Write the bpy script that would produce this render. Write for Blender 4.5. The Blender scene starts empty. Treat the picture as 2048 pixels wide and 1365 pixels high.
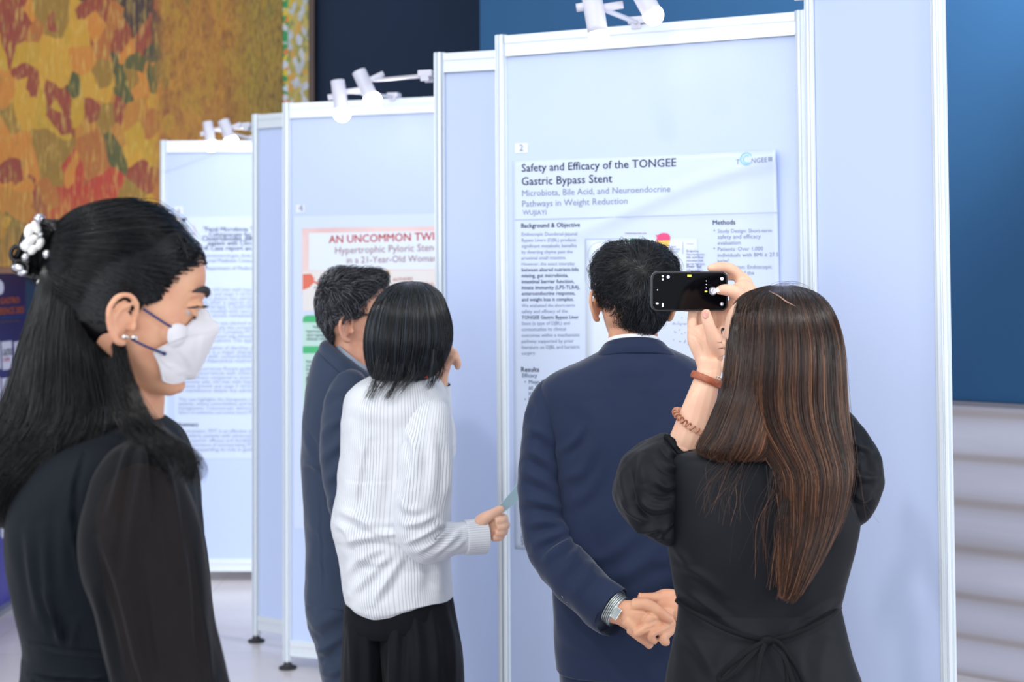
import bpy, bmesh, math, random
import numpy as np
from mathutils import Vector, Matrix, noise as mnoise

random.seed(7); rng = np.random.default_rng(7)
SC = bpy.context.scene
COL = SC.collection

# ---------------------------------------------------------------- camera
IMG_W, IMG_H = 2048, 1365
F = IMG_W*50/36.0
PITCH, ROLL, YH, CAMH = math.radians(2.0), -0.006, 540.0, 1.70
fwd = np.array([0, math.cos(PITCH), math.sin(PITCH)])
_u0 = np.array([0, -math.sin(PITCH), math.cos(PITCH)]); _r0 = np.array([1.0, 0, 0])
RGT = math.cos(ROLL)*_r0 + math.sin(ROLL)*_u0
UPV = -math.sin(ROLL)*_r0 + math.cos(ROLL)*_u0
V0 = YH - F*math.tan(PITCH)
CAMP = np.array([0, 0, CAMH])
cam_d = bpy.data.cameras.new('camera'); cam = bpy.data.objects.new('camera', cam_d); COL.objects.link(cam)
cam_d.lens = 50; cam_d.sensor_width = 36; cam_d.sensor_fit = 'HORIZONTAL'
cam_d.shift_y = -(IMG_H/2 - V0)/IMG_W
cam.matrix_world = Matrix(((RGT[0], UPV[0], -fwd[0], 0), (RGT[1], UPV[1], -fwd[1], 0), (RGT[2], UPV[2], -fwd[2], CAMH), (0, 0, 0, 1)))
cam_d.dof.use_dof = True; cam_d.dof.focus_distance = 2.85; cam_d.dof.aperture_fstop = 4.5
cam_d.clip_end = 100
SC.camera = cam

# ---------------------------------------------------------------- world, lights, exposure
SC.view_settings.view_transform = 'Standard'; SC.view_settings.look = 'None'
SC.view_settings.gamma = 1; SC.view_settings.use_curve_mapping = False
SC.view_settings.exposure = -0.08
wd = bpy.data.worlds.new('world'); SC.world = wd; wd.use_nodes = True
bgn = wd.node_tree.nodes['Background']
bgn.inputs[0].default_value = (0.86, 0.93, 1.0, 1); bgn.inputs[1].default_value = 0.70

def area_light(name, loc, target, size, sy, power, color):
    d = bpy.data.lights.new(name, 'AREA'); d.shape = 'RECTANGLE'; d.size = size; d.size_y = sy
    d.energy = power; d.color = color
    o = bpy.data.objects.new(name, d); COL.objects.link(o); o.location = loc
    o.rotation_euler = (Vector(target)-Vector(loc)).to_track_quat('-Z', 'Y').to_euler()
    return o
area_light('overhead_fill', (-1.5, 0.5, 6.5), (0.2, 4.5, 1.0), 6, 5, 120, (1.0, 0.985, 0.97))  # added soft key from above, no actual skylight
area_light('front_fill', (-3.1, -4.4, 2.6), (0.2, 4.0, 1.25), 6, 3.8, 290, (0.96, 0.98, 1.0))  # unseen fill added behind the camera to brighten surfaces facing it
area_light('right_fill', (5.6, 0.2, 1.9), (0.9, 3.6, 1.0), 4.5, 3.4, 190, (0.95, 0.975, 1.0))  # unseen fill added at right to lift the lower boards
area_light('left_fill', (-6.5, 1.0, 3.2), (0.5, 3.5, 1.2), 4, 3, 90, (0.93, 0.97, 1.0))  # added soft fill from the left, not an actual window
def spot_light(name, loc, target, power, color, ang, blend, rad=.1):
    d = bpy.data.lights.new(name, 'SPOT'); d.energy = power; d.color = color
    d.spot_size = math.radians(ang); d.spot_blend = blend; d.shadow_soft_size = rad
    o = bpy.data.objects.new(name, d); COL.objects.link(o); o.location = loc
    o.rotation_euler = (Vector(target)-Vector(loc)).to_track_quat('-Z', 'Y').to_euler()
    return o
spot_light('hair_sheen_spot', (1.6, 0.6, 4.6), (0.55, 2.7, 1.3), 170, (1.0, 0.97, 0.93), 44, .6, .12)  # unseen spot added overhead to put a crisp sheen on the hair
spot_light('hair_sheen_spot', (-1.9, 0.9, 4.6), (-0.6, 3.2, 1.2), 170, (1.0, 0.97, 0.93), 50, .6, .12)  # second added spot for hair sheen, out of view
spot_light('wall_gradient_spot', (2.9, 4.3, 4.6), (1.5, 6.3, 2.9), 1500, (0.92, 0.97, 1.0), 50, .8)  # unseen spot added so the blue wall fades darker towards the wainscot

# ---------------------------------------------------------------- helpers
def ray(u, v):
    return fwd + RGT*((u-1024)/F) - UPV*((v-V0)/F)
def W(u, v, Y):
    "world point seen at pixel (u,v) on the plane y=Y"
    d = ray(u, v); return CAMP + d*(Y/d[1])
def Wz(u, v, z):
    d = ray(u, v); return CAMP + d*((z-CAMH)/d[2])
def proj(P):
    d = np.asarray(P, float) - CAMP
    k = d@fwd
    return 1024 + F*(d@RGT)/k, V0 - F*(d@UPV)/k
def unit(v):
    v = np.asarray(v, float); n = np.linalg.norm(v); return v/n if n > 1e-9 else v
def cr(pts, n, closed=False):
    "Catmull-Rom resample of rows"
    p = np.asarray(pts, float); k = len(p)
    if k < 3:
        t = np.linspace(0, 1, n)[:, None]; return p[0]*(1-t) + p[-1]*t
    if closed:
        q = np.vstack([p[-1:], p, p[:2]]); m = k
    else:
        q = np.vstack([2*p[0]-p[1], p, 2*p[-1]-p[-2]]); m = k-1
    x = np.linspace(0, m, n, endpoint=not closed); i = np.minimum(x.astype(int), m-1); t = (x-i)[:, None]
    a, b, c, d = q[i], q[i+1], q[i+2], q[i+3]
    return .5*((2*b) + (-a+c)*t + (2*a-5*b+4*c-d)*t*t + (-a+3*b-3*c+d)*t**3)

# materials
def nodes_of(m):
    m.use_nodes = True; nt = m.node_tree; return nt, nt.nodes['Principled BSDF']
def srgb(r, g, b):
    return tuple(((c/255)/12.92 if c/255 <= .04045 else ((c/255+.055)/1.055)**2.4) for c in (r, g, b))
def mat(name, col, rough=.5, metal=0, spec=.5, bump=None, sheen=0, sss=0, coat=0, emis=None, alpha=1, vary=None, aniso=0):
    m = bpy.data.materials.new(name); nt, b = nodes_of(m)
    if max(col) > 1.001: col = srgb(*col)
    b.inputs['Base Color'].default_value = (*col, 1); b.inputs['Roughness'].default_value = rough
    b.inputs['Metallic'].default_value = metal; b.inputs['Specular IOR Level'].default_value = spec
    if sheen:
        b.inputs['Sheen Weight'].default_value = sheen; b.inputs['Sheen Roughness'].default_value = .4
    if sss:
        b.inputs['Subsurface Weight'].default_value = sss; b.inputs['Subsurface Radius'].default_value = (.012, .004, .0025)
        b.inputs['Subsurface Scale'].default_value = 1.0
    if coat: b.inputs['Coat Weight'].default_value = coat
    if emis:
        b.inputs['Emission Color'].default_value = (*emis[0], 1); b.inputs['Emission Strength'].default_value = emis[1]
    if alpha < 1: b.inputs['Alpha'].default_value = alpha
    L = nt.links.new
    tc = nt.nodes.new('ShaderNodeTexCoord')
    if vary:  # (scale, second colour, factor)
        n = nt.nodes.new('ShaderNodeTexNoise'); n.inputs['Scale'].default_value = vary[0]; n.inputs['Detail'].default_value = 4
        L(tc.outputs['Object'], n.inputs['Vector'])
        mx = nt.nodes.new('ShaderNodeMix'); mx.data_type = 'RGBA'
        c2 = vary[1] if max(vary[1]) <= 1.001 else srgb(*vary[1])
        mx.inputs[6].default_value = (*col, 1); mx.inputs[7].default_value = (*c2, 1)
        mr = nt.nodes.new('ShaderNodeMapRange'); mr.inputs[1].default_value = .35; mr.inputs[2].default_value = .65; mr.inputs[4].default_value = vary[2]
        L(n.outputs['Fac'], mr.inputs[0]); L(mr.outputs[0], mx.inputs[0]); L(mx.outputs[2], b.inputs['Base Color'])
    if bump:  # (scale, strength, distance)
        n = nt.nodes.new('ShaderNodeTexNoise'); n.inputs['Scale'].default_value = bump[0]; n.inputs['Detail'].default_value = 3
        L(tc.outputs['Object'], n.inputs['Vector'])
        bp = nt.nodes.new('ShaderNodeBump'); bp.inputs['Strength'].default_value = bump[1]; bp.inputs['Distance'].default_value = bump[2]
        L(n.outputs['Fac'], bp.inputs['Height']); L(bp.outputs['Normal'], b.inputs['Normal'])
    return m

# objects
def link(name, me, m=None, parent=None, label=None):
    o = bpy.data.objects.new(name, me); COL.objects.link(o)
    if m is not None and me is not None and not me.materials: me.materials.append(m)
    if parent is not None: o.parent = parent; o.matrix_parent_inverse = Matrix.Translation(-Vector(parent.location))
    if label: o['label'] = label
    return o
def tag(o, label, cat, group=None, kind=None):
    if label: o['label'] = label
    if cat: o['category'] = cat
    if group: o['group'] = group
    if kind: o['kind'] = kind
    return o
def thing(name, label, cat, loc=(0, 0, 0), group=None):
    o = bpy.data.objects.new(name, None); COL.objects.link(o); o.location = loc; o.empty_display_size = .1
    return tag(o, label, cat, group)
def mesh_from(name, V, Fc, smooth=True, uv=None):
    me = bpy.data.meshes.new(name); V = np.asarray(V, float)
    me.from_pydata(V.tolist(), [], [tuple(f) for f in Fc]); me.update()
    if smooth: me.polygons.foreach_set('use_smooth', np.ones(len(me.polygons), bool))
    if uv is not None:
        l = me.uv_layers.new(name='UVMap'); li = np.empty(len(me.loops), np.int32); me.loops.foreach_get('vertex_index', li)
        l.data.foreach_set('uv', np.asarray(uv, np.float32)[li].ravel())
    return me
def box_parts(boxes, name, m, parent=None, bev=0, frame=None):
    """boxes: list of (center, size) in local frame (ox,ax,ay,az)"""
    bm = bmesh.new()
    for c, s in boxes:
        r = bmesh.ops.create_cube(bm, size=1)
        bmesh.ops.scale(bm, vec=s, verts=r['verts']); bmesh.ops.translate(bm, vec=c, verts=r['verts'])
    if bev: bmesh.ops.bevel(bm, geom=bm.edges[:], offset=bev, segments=2, affect='EDGES', profile=.6)
    if frame is not None:
        o, ax, ay, az = [Vector(x) for x in frame]
        for v in bm.verts: v.co = o + ax*v.co.x + ay*v.co.y + az*v.co.z
    bmesh.ops.recalc_face_normals(bm, faces=bm.faces[:])
    me = bpy.data.meshes.new(name); bm.to_mesh(me); bm.free()
    return link(name, me, m, parent)
class Geo:
    "collects verts/faces of several shells into one mesh"
    def __init__(s): s.V = []; s.F = []; s.UV = []
    def add(s, V, Fc, UV=None):
        b = len(s.V); s.V.extend(np.asarray(V).tolist()); s.F.extend([tuple(i+b for i in f) for f in Fc])
        s.UV.extend((np.zeros((len(V), 2)) if UV is None else np.asarray(UV)).tolist()); return s
    def mesh(s, name, smooth=True): return mesh_from(name, np.array(s.V), s.F, smooth, np.array(s.UV))
    def obj(s, name, m, parent=None, smooth=True, label=None): return link(name, s.mesh(name, smooth), m, parent, label)
def grid_faces(nr, ns, closed=True):
    Fc = []
    for i in range(nr-1):
        for j in range(ns if closed else ns-1):
            a = i*ns+j; b = i*ns+(j+1) % ns
            Fc.append((a, b, b+ns, a+ns))
    return Fc
def tube(pts, rad, ns=12, n=None, cap=True, ref=None, flat=1.0, rad2=None):
    """swept tube, smooth path; rad scalar or list; flat = 2nd radius ratio; returns V,F,UV"""
    pts = np.asarray(pts, float); k = len(pts)
    r = np.full(k, rad, float) if np.isscalar(rad) else np.asarray(rad, float)
    r2 = r*flat if rad2 is None else (np.full(k, rad2, float) if np.isscalar(rad2) else np.asarray(rad2, float))
    if n is None: n = max(2, (k-1)*6+1)
    A = cr(np.column_stack([pts, r, r2]), n); P, R, R2 = A[:, :3], np.maximum(A[:, 3], 1e-5), np.maximum(A[:, 4], 1e-5)
    T = np.gradient(P, axis=0); T /= np.maximum(np.linalg.norm(T, axis=1), 1e-9)[:, None]
    ref = np.array([0, 0, 1.0]) if ref is None else np.asarray(ref, float)
    N = ref - T[0]*(ref@T[0])
    if np.linalg.norm(N) < 1e-3: N = np.array([1.0, 0, 0]) - T[0]*T[0][0]
    N = unit(N); V = []; UV = []
    ang = np.linspace(0, 2*math.pi, ns, endpoint=False)
    L = np.concatenate([[0], np.cumsum(np.linalg.norm(np.diff(P, axis=0), axis=1))])
    for i in range(n):
        N = unit(N - T[i]*(N@T[i])); B = np.cross(T[i], N)
        V.append(P[i] + np.outer(np.cos(ang)*R[i], N) + np.outer(np.sin(ang)*R2[i], B))
        UV.append(np.column_stack([ang/(2*math.pi), np.full(ns, L[i])]))
    V = np.vstack(V); UV = np.vstack(UV); Fc = grid_faces(n, ns)
    if cap:
        V = np.vstack([V, P[0], P[-1]]); UV = np.vstack([UV, [0, 0], [0, L[-1]]]); a, b = n*ns, n*ns+1
        for j in range(ns):
            Fc.append((a, (j+1) % ns, j)); Fc.append((b, (n-1)*ns+j, (n-1)*ns+(j+1) % ns))
    return V, Fc, UV
def sphere(c, r, ns=16, nr=10, sc=(1, 1, 1), frame=None):
    V = []; c = np.asarray(c, float)
    for i in range(nr+1):
        th = math.pi*i/nr
        for j in range(ns):
            ph = 2*math.pi*j/ns
            V.append((math.sin(th)*math.cos(ph)*sc[0], math.sin(th)*math.sin(ph)*sc[1], math.cos(th)*sc[2]))
    V = np.array(V)*r
    if frame is not None: V = V@np.array(frame)
    return V+c, grid_faces(nr+1, ns), None
def remesh(geo, name, voxel, smooth=3, fac=.5):
    "fuse overlapping closed shells into one continuous skin"
    me = geo.mesh(name); o = bpy.data.objects.new(name+'_tmp', me); COL.objects.link(o)
    md = o.modifiers.new('r', 'REMESH'); md.mode = 'VOXEL'; md.voxel_size = voxel; md.use_smooth_shade = True
    if smooth:
        sm = o.modifiers.new('s', 'SMOOTH'); sm.factor = fac; sm.iterations = smooth
    dg = bpy.context.evaluated_depsgraph_get(); ev = o.evaluated_get(dg)
    out = bpy.data.meshes.new_from_object(ev); out.name = name
    bpy.data.objects.remove(o); bpy.data.meshes.remove(me)
    out.polygons.foreach_set('use_smooth', np.ones(len(out.polygons), bool))
    return out
def get_co(me):
    a = np.empty(len(me.vertices)*3, np.float32); me.vertices.foreach_get('co', a); return a.reshape(-1, 3).astype(float)
def get_no(me):
    a = np.empty(len(me.vertices)*3, np.float32); me.vertices.foreach_get('normal', a); return a.reshape(-1, 3).astype(float)
def set_co(me, V):
    me.vertices.foreach_set('co', np.asarray(V, np.float32).ravel()); me.update()

# ================================================================ SETTING
M = {}
M['aluminium'] = mat('aluminium', (222, 230, 238), .32, .25, .6)
M['alu_groove'] = mat('aluminium_groove', (120, 128, 142), .5, .4)
M['board'] = mat('panel_laminate', (196, 211, 246), .38, 0, .35)
M['rubber'] = mat('black_rubber', (45, 45, 50), .6)
M['paper'] = mat('poster_paper', (207, 220, 245), .32, 0, .5)
M['card'] = mat('white_card', (226, 232, 246), .5)
M['white_enamel'] = mat('white_enamel', (214, 214, 228), .35, 0, .5)
M['bulb'] = mat('bulb_glass', (255, 255, 255), .3, emis=((1, .97, .94), 20))
M['blue_wall'] = mat('blue_wall_paint', (38, 84, 126), .5, 0, .3, vary=(1.5, (35, 78, 118), .5))
M['navy_wall'] = mat('navy_wall_paint', (28, 48, 76), .6, 0, .2, vary=(1.5, (25, 43, 68), .5))

def marble():
    m = bpy.data.materials.new('grey_marble'); nt, b = nodes_of(m); L = nt.links.new
    tc = nt.nodes.new('ShaderNodeTexCoord'); mp = nt.nodes.new('ShaderNodeMapping'); L(tc.outputs['Object'], mp.inputs[0])
    mp.inputs['Scale'].default_value = (.35, .35, 3.2); mp.inputs['Rotation'].default_value = (0, .03, 0)
    n = nt.nodes.new('ShaderNodeTexNoise'); n.inputs['Scale'].default_value = 1.6; n.inputs['Detail'].default_value = 5; n.inputs['Distortion'].default_value = .5
    L(mp.outputs[0], n.inputs['Vector'])
    w = nt.nodes.new('ShaderNodeTexWave'); w.bands_direction = 'Z'; w.inputs['Scale'].default_value = .55; w.inputs['Distortion'].default_value = 3.0
    w.inputs['Detail'].default_value = 3; w.inputs['Detail Scale'].default_value = .7
    L(mp.outputs[0], w.inputs['Vector'])
    r = nt.nodes.new('ShaderNodeValToRGB'); e = r.color_ramp.elements
    e[0].position = .0; e[0].color = (*srgb(176, 168, 168), 1); e[1].position = 1; e[1].color = (*srgb(206, 206, 218), 1)
    x = e.new(.12); x.color = (*srgb(192, 190, 198), 1)
    x = e.new(.45); x.color = (*srgb(200, 200, 212), 1)
    L(w.outputs['Fac'], r.inputs[0])
    r2 = nt.nodes.new('ShaderNodeValToRGB'); e = r2.color_ramp.elements
    e[0].position = .3; e[0].color = (.82, .8, .8, 1); e[1].position = .7; e[1].color = (1.06, 1.06, 1.08, 1)
    L(n.outputs['Fac'], r2.inputs[0])
    mx = nt.nodes.new('ShaderNodeMix'); mx.data_type = 'RGBA'; mx.blend_type = 'MULTIPLY'; mx.inputs[0].default_value = 1
    L(r.outputs[0], mx.inputs[6]); L(r2.outputs[0], mx.inputs[7]); L(mx.outputs[2], b.inputs['Base Color'])
    b.inputs['Roughness'].default_value = .35
    return m
M['marble'] = marble()
def floor_mat():
    m = bpy.data.materials.new('polished_stone_floor'); nt, b = nodes_of(m); L = nt.links.new
    tc = nt.nodes.new('ShaderNodeTexCoord')
    n = nt.nodes.new('ShaderNodeTexNoise'); n.inputs['Scale'].default_value = 1.3; n.inputs['Detail'].default_value = 6; n.inputs['Distortion'].default_value = .8
    L(tc.outputs['Object'], n.inputs['Vector'])
    r = nt.nodes.new('ShaderNodeValToRGB'); e = r.color_ramp.elements
    e[0].position = .3; e[0].color = (*srgb(208, 200, 203), 1); e[1].position = .7; e[1].color = (*srgb(224, 219, 224), 1)
    L(n.outputs['Fac'], r.inputs[0])
    bk = nt.nodes.new('ShaderNodeTexBrick'); bk.offset = 0; bk.inputs['Scale'].default_value = 1; bk.inputs['Brick Width'].default_value = .8
    bk.inputs['Row Height'].default_value = .8; bk.inputs['Mortar Size'].default_value = .003
    bk.inputs['Color1'].default_value = (1, 1, 1, 1); bk.inputs['Color2'].default_value = (.97, .97, .97, 1); bk.inputs['Mortar'].default_value = (.8, .79, .79, 1)
    L(tc.outputs['Object'], bk.inputs['Vector'])
    mx = nt.nodes.new('ShaderNodeMix'); mx.data_type = 'RGBA'; mx.blend_type = 'MULTIPLY'; mx.inputs[0].default_value = 1
    L(r.outputs[0], mx.inputs[6]); L(bk.outputs['Color'], mx.inputs[7]); L(mx.outputs[2], b.inputs['Base Color'])
    b.inputs['Roughness'].default_value = .22
    return m
M['floor'] = floor_mat()

# floor
fl = box_parts([((0, 3.5, -.05), (16, 15, .1))], 'floor', M['floor']); tag(fl, 'pale polished stone floor', None, kind='structure')
# right wall pier: oblique, blue panel over a marble wainscot
WH = 1.14
pr = Wz(1911, 1348, 0)                      # a point of its foot line
dirw = unit([-.788, .616, 0]); nrm = np.array([dirw[1], -dirw[0], 0]); nrm = -nrm if nrm[1] > 0 else nrm
def on_wall(t): return pr + dirw*t
tl = None
for i in range(600):                        # where the wall's left corner shows at u=961
    if proj(on_wall(i*.01)+np.array([0, 0, 3]))[0] < 961: tl = i*.01; break
t0_ = -3.2
fr = (on_wall(0), dirw, -nrm, (0, 0, 1))
mid, ln = (tl+t0_)/2, tl-t0_
o = box_parts([((mid, .15, (5.2+WH)/2), (ln, .3, 5.2-WH))], 'wall_right', M['blue_wall'], frame=fr); tag(o, 'blue painted wall above the marble wainscot', None, kind='structure')
o = box_parts([((mid, .14, WH/2), (ln, .3, WH))], 'wall_right_wainscot', M['marble'], frame=fr); tag(o, 'grey veined marble wainscot', None, kind='structure')
o = box_parts([((mid, .13, WH-.008), (ln, .3, .016))], 'trim_right', mat('trim_grey', (120, 120, 130), .4), frame=fr); tag(o, 'thin grey trim on the wainscot', None, kind='structure')
# back wall with wainscot and the side return of the pier
YB = 9.6
o = box_parts([((-2.8, YB+.15, 3.2), (10.4, .3, 4.0))], 'wall_back', M['navy_wall']); tag(o, 'navy back wall', None, kind='structure')
o = box_parts([((-2.8, YB+.14, .6), (10.4, .3, 1.2))], 'wall_back_wainscot', M['marble']); tag(o, 'marble wainscot of the back wall', None, kind='structure')
cl = on_wall(tl)
o = box_parts([((cl[0]+.15, (cl[1]+.3+YB)/2, 2.6), (.3, YB-cl[1]-.3, 5.2))], 'wall_return', M['navy_wall']); tag(o, 'return of the wall pier', None, kind='structure')

# ---------------------------------------------------------------- paintings
def paint_mat(kind):
    m = bpy.data.materials.new('oil_paint_'+kind); nt, b = nodes_of(m); L = nt.links.new; N = nt.nodes.new
    tc = N('ShaderNodeTexCoord')
    def mapping(sc, rot=(0, 0, 0), src=None):
        mp = N('ShaderNodeMapping'); mp.inputs['Scale'].default_value = sc; mp.inputs['Rotation'].default_value = rot
        L(src or tc.outputs['Object'], mp.inputs[0]); return mp.outputs[0]
    def noise(vec, scale, det=3, dist=0):
        n = N('ShaderNodeTexNoise'); n.inputs['Scale'].default_value = scale; n.inputs['Detail'].default_value = det; n.inputs['Distortion'].default_value = dist
        L(vec, n.inputs['Vector']); return n
    def ramp(fac, stops, interp='LINEAR'):
        r = N('ShaderNodeValToRGB'); r.color_ramp.interpolation = interp; e = r.color_ramp.elements
        while len(e) < len(stops): e.new(.5)
        for x, (p, c) in zip(e, stops): x.position = p; x.color = (*srgb(*c), 1) if max(c) > 1.001 else (*c, 1)
        L(fac, r.inputs[0]); return r.outputs[0]
    def mix(f, a, c, bt='MIX'):
        x = N('ShaderNodeMix'); x.data_type = 'RGBA'; x.blend_type = bt
        if isinstance(f, (int, float)): x.inputs[0].default_value = f
        else: L(f, x.inputs[0])
        L(a, x.inputs[6]); L(c, x.inputs[7]); return x.outputs[2]
    def distort(vec, amt, scale):
        n = noise(vec, scale, 2); vm = N('ShaderNodeVectorMath'); vm.operation = 'MULTIPLY_ADD'
        vm.inputs[1].default_value = (amt,)*3; L(n.outputs['Color'], vm.inputs[0]); L(vec, vm.inputs[2]); return vm.outputs[0]
    def vor(vec, scale, rnd=1.0):
        v = N('ShaderNodeTexVoronoi'); v.inputs['Scale'].default_value = scale; v.inputs['Randomness'].default_value = rnd; L(vec, v.inputs['Vector'])
        s = N('ShaderNodeSeparateColor'); L(v.outputs['Color'], s.inputs[0]); return v, s
    if kind == 'autumn':
        pal = [(0, (52, 36, 44)), (.08, (190, 122, 40)), (.2, (206, 152, 40)), (.32, (146, 54, 40)), (.44, (150, 112, 36)), (.55, (206, 128, 42)), (.65, (74, 80, 38)), (.74, (196, 150, 34)), (.83, (184, 48, 36)), (.9, (40, 54, 46)), (.95, (176, 100, 40))]
        v, s = vor(distort(mapping((1.0, 1, .62), (0, .38, 0)), .12, 4), 4.9, 1.0)
        big = ramp(s.outputs[0], pal, 'CONSTANT')
        vb, sb = vor(distort(mapping((1.25, 1, .8), (0, .3, 0)), .10, 6), 7.6, 1.0)
        pick = N('ShaderNodeMath'); pick.operation = 'GREATER_THAN'; pick.inputs[1].default_value = .70; L(sb.outputs[2], pick.inputs[0])
        big = mix(pick.outputs[0], big, ramp(sb.outputs[0], pal[3:]+[(.99, (214, 170, 60))], 'CONSTANT'))
        hair_l = noise(mapping((70, 1, 4.2), (0, .30, 0)), 2.0, 3, .8)
        lf_ = ramp(hair_l.outputs['Fac'], [(.60, (0, 0, 0)), (.66, (.75, .75, .75))])
        big = mix(lf_, big, ramp(noise(mapping((3, 1, 3)), 2).outputs['Fac'], [(.4, (220, 186, 90)), (.5, (96, 120, 60)), (.6, (196, 120, 50))]))
        v, s2 = vor(distort(mapping((1.5, 1, .8), (0, .3, 0)), .06, 7), 11, 1)
        small = ramp(s2.outputs[1], [(0, (168, 112, 38)), (.25, (150, 100, 36)), (.45, (184, 128, 42)), (.62, (140, 84, 40)), (.78, (170, 132, 36)), (.9, (96, 92, 38)), (.97, (120, 60, 40))], 'CONSTANT')
        streak = noise(mapping((26, 1, 3.2), (0, .22, 0)), 2.2, 4, .4)
        fine = noise(mapping((40, 1, 9), (0, .5, 0)), 2.0, 4, .6)
        # left: large leaf daubs, right: fine ochre strokes
        sx = N('ShaderNodeSeparateXYZ'); L(tc.outputs['Object'], sx.inputs[0])
        mr = N('ShaderNodeMapRange'); mr.inputs[1].default_value = 2.50; mr.inputs[2].default_value = 2.62; L(sx.outputs[0], mr.inputs[0])
        fx = mr.outputs[0]
        fine_c = ramp(fine.outputs['Fac'], [(.3, (96, 48, 28)), (.43, (160, 100, 36)), (.57, (198, 140, 42)), (.7, (140, 106, 36))])
        gr = N('ShaderNodeMapRange'); gr.inputs[1].default_value = 3.02; gr.inputs[2].default_value = 3.2; L(sx.outputs[0], gr.inputs[0])
        ochre = mix(.5, small, fine_c)
        green = mix(.5, ochre, ramp(fine.outputs['Fac'], [(.3, (70, 84, 40)), (.7, (176, 158, 48))]))
        right = mix(gr.outputs[0], ochre, green)
        left = mix(.06, big, small)
        stroke = ramp(streak.outputs['Fac'], [(.36, (110, 70, 36)), (.5, (180, 128, 48)), (.66, (226, 190, 96))])
        sf = ramp(streak.outputs['Fac'], [(.54, (0, 0, 0)), (.62, (.5, .5, .5))])
        left = mix(sf, left, stroke)
        zlow = N('ShaderNodeMapRange'); zlow.inputs[1].default_value = .5; zlow.inputs[2].default_value = .05; L(sx.outputs[2], zlow.inputs[0])
        grass = noise(mapping((34, 1, 1.2), (0, .12, 0)), 2, 3, .3)
        gc = ramp(grass.outputs['Fac'], [(.34, (70, 84, 52)), (.46, (176, 118, 44)), (.58, (214, 150, 52)), (.7, (232, 212, 130))])
        col = mix(fx, left, right)
        mm = N('ShaderNodeMath'); mm.operation = 'MULTIPLY'; mm.inputs[1].default_value = .75; L(zlow.outputs[0], mm.inputs[0])
        col = mix(mm.outputs[0], col, gc)
        hgt = streak.outputs['Fac']
    else:
        v, s = vor(distort(mapping((1.6, 1, .9), (0, .4, 0)), .05, 8), 22, 1)
        col = ramp(s.outputs[0], [(0, (196, 176, 96)), (.22, (190, 194, 200)), (.4, (210, 160, 70)), (.55, (176, 160, 80)), (.7, (204, 206, 214)), (.82, (150, 150, 84)), (.93, (206, 180, 60))], 'CONSTANT')
        sx = N('ShaderNodeSeparateXYZ'); L(tc.outputs['Object'], sx.inputs[0])
        fx = N('ShaderNodeMath'); fx.operation = 'LESS_THAN'; fx.inputs[1].default_value = .035; L(sx.outputs[0], fx.inputs[0])
        v2, s2 = vor(mapping((1, 1, 1)), 26, 1)
        edge = ramp(s2.outputs[0], [(0, (40, 150, 84)), (.3, (214, 216, 226)), (.55, (220, 196, 60)), (.75, (222, 130, 50)), (.88, (60, 160, 90))], 'CONSTANT')
        col = mix(fx.outputs[0], col, edge)
        hgt = noise(mapping((20, 1, 20)), 2, 3).outputs['Fac']
    L(col, b.inputs['Base Color']); b.inputs['Roughness'].default_value = .45
    bp = N('ShaderNodeBump'); bp.inputs['Strength'].default_value = .9; bp.inputs['Distance'].default_value = .014
    L(hgt, bp.inputs['Height']); L(bp.outputs['Normal'], b.inputs['Normal'])
    return m
M['frame_wood'] = mat('dark_walnut', (72, 44, 36), .4, vary=(6, (52, 32, 28), .7))
M['frame_gilt'] = mat('brown_wood', (128, 86, 62), .4, vary=(6, (110, 72, 52), .7))
PYW = YB-.01
pxr = W(565, 300, PYW-.06)[0]; pzb = W(30, 534, PYW-.06)[2]; pxe = W(618, 300, PYW-.06)[0]; pxf = W(630, 300, PYW-.06)[0]
def flat_thing(name, x0, x1, z0, z1, y, dpt, m, parent, label=None):
    o = box_parts([(((x1-x0)/2, 0, (z1-z0)/2), (x1-x0, dpt, z1-z0))], name, m, None, .004)
    o.location = (x0, y, z0); o.parent = parent
    if parent is not None: o.matrix_parent_inverse = Matrix.Translation(-Vector(parent.location))
    return o
pt = thing('painting', 'large oil painting of orange, red and green autumn foliage daubs, high on back wall', 'painting', (-3, PYW-.03, pzb))
flat_thing('canvas', pxr-3.4, pxr, pzb, 4.9, PYW-.03, .05, paint_mat('autumn'), pt)
flat_thing('frame', pxr-3.4, pxr, pzb-.05, pzb, PYW-.035, .06, M['frame_gilt'], pt, 'brown wooden lower frame')
pt2 = thing('painting', 'narrow pale oil painting with white and green dabs in a dark walnut frame', 'painting', (pxr, PYW-.03, pzb))
flat_thing('canvas', pxr+.002, pxe, pzb, 4.9, PYW-.03, .05, paint_mat('mosaic'), pt2)
flat_thing('frame', pxe, pxf, pzb-.05, 4.95, PYW-.04, .07, M['frame_wood'], pt2, 'dark walnut frame')

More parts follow.
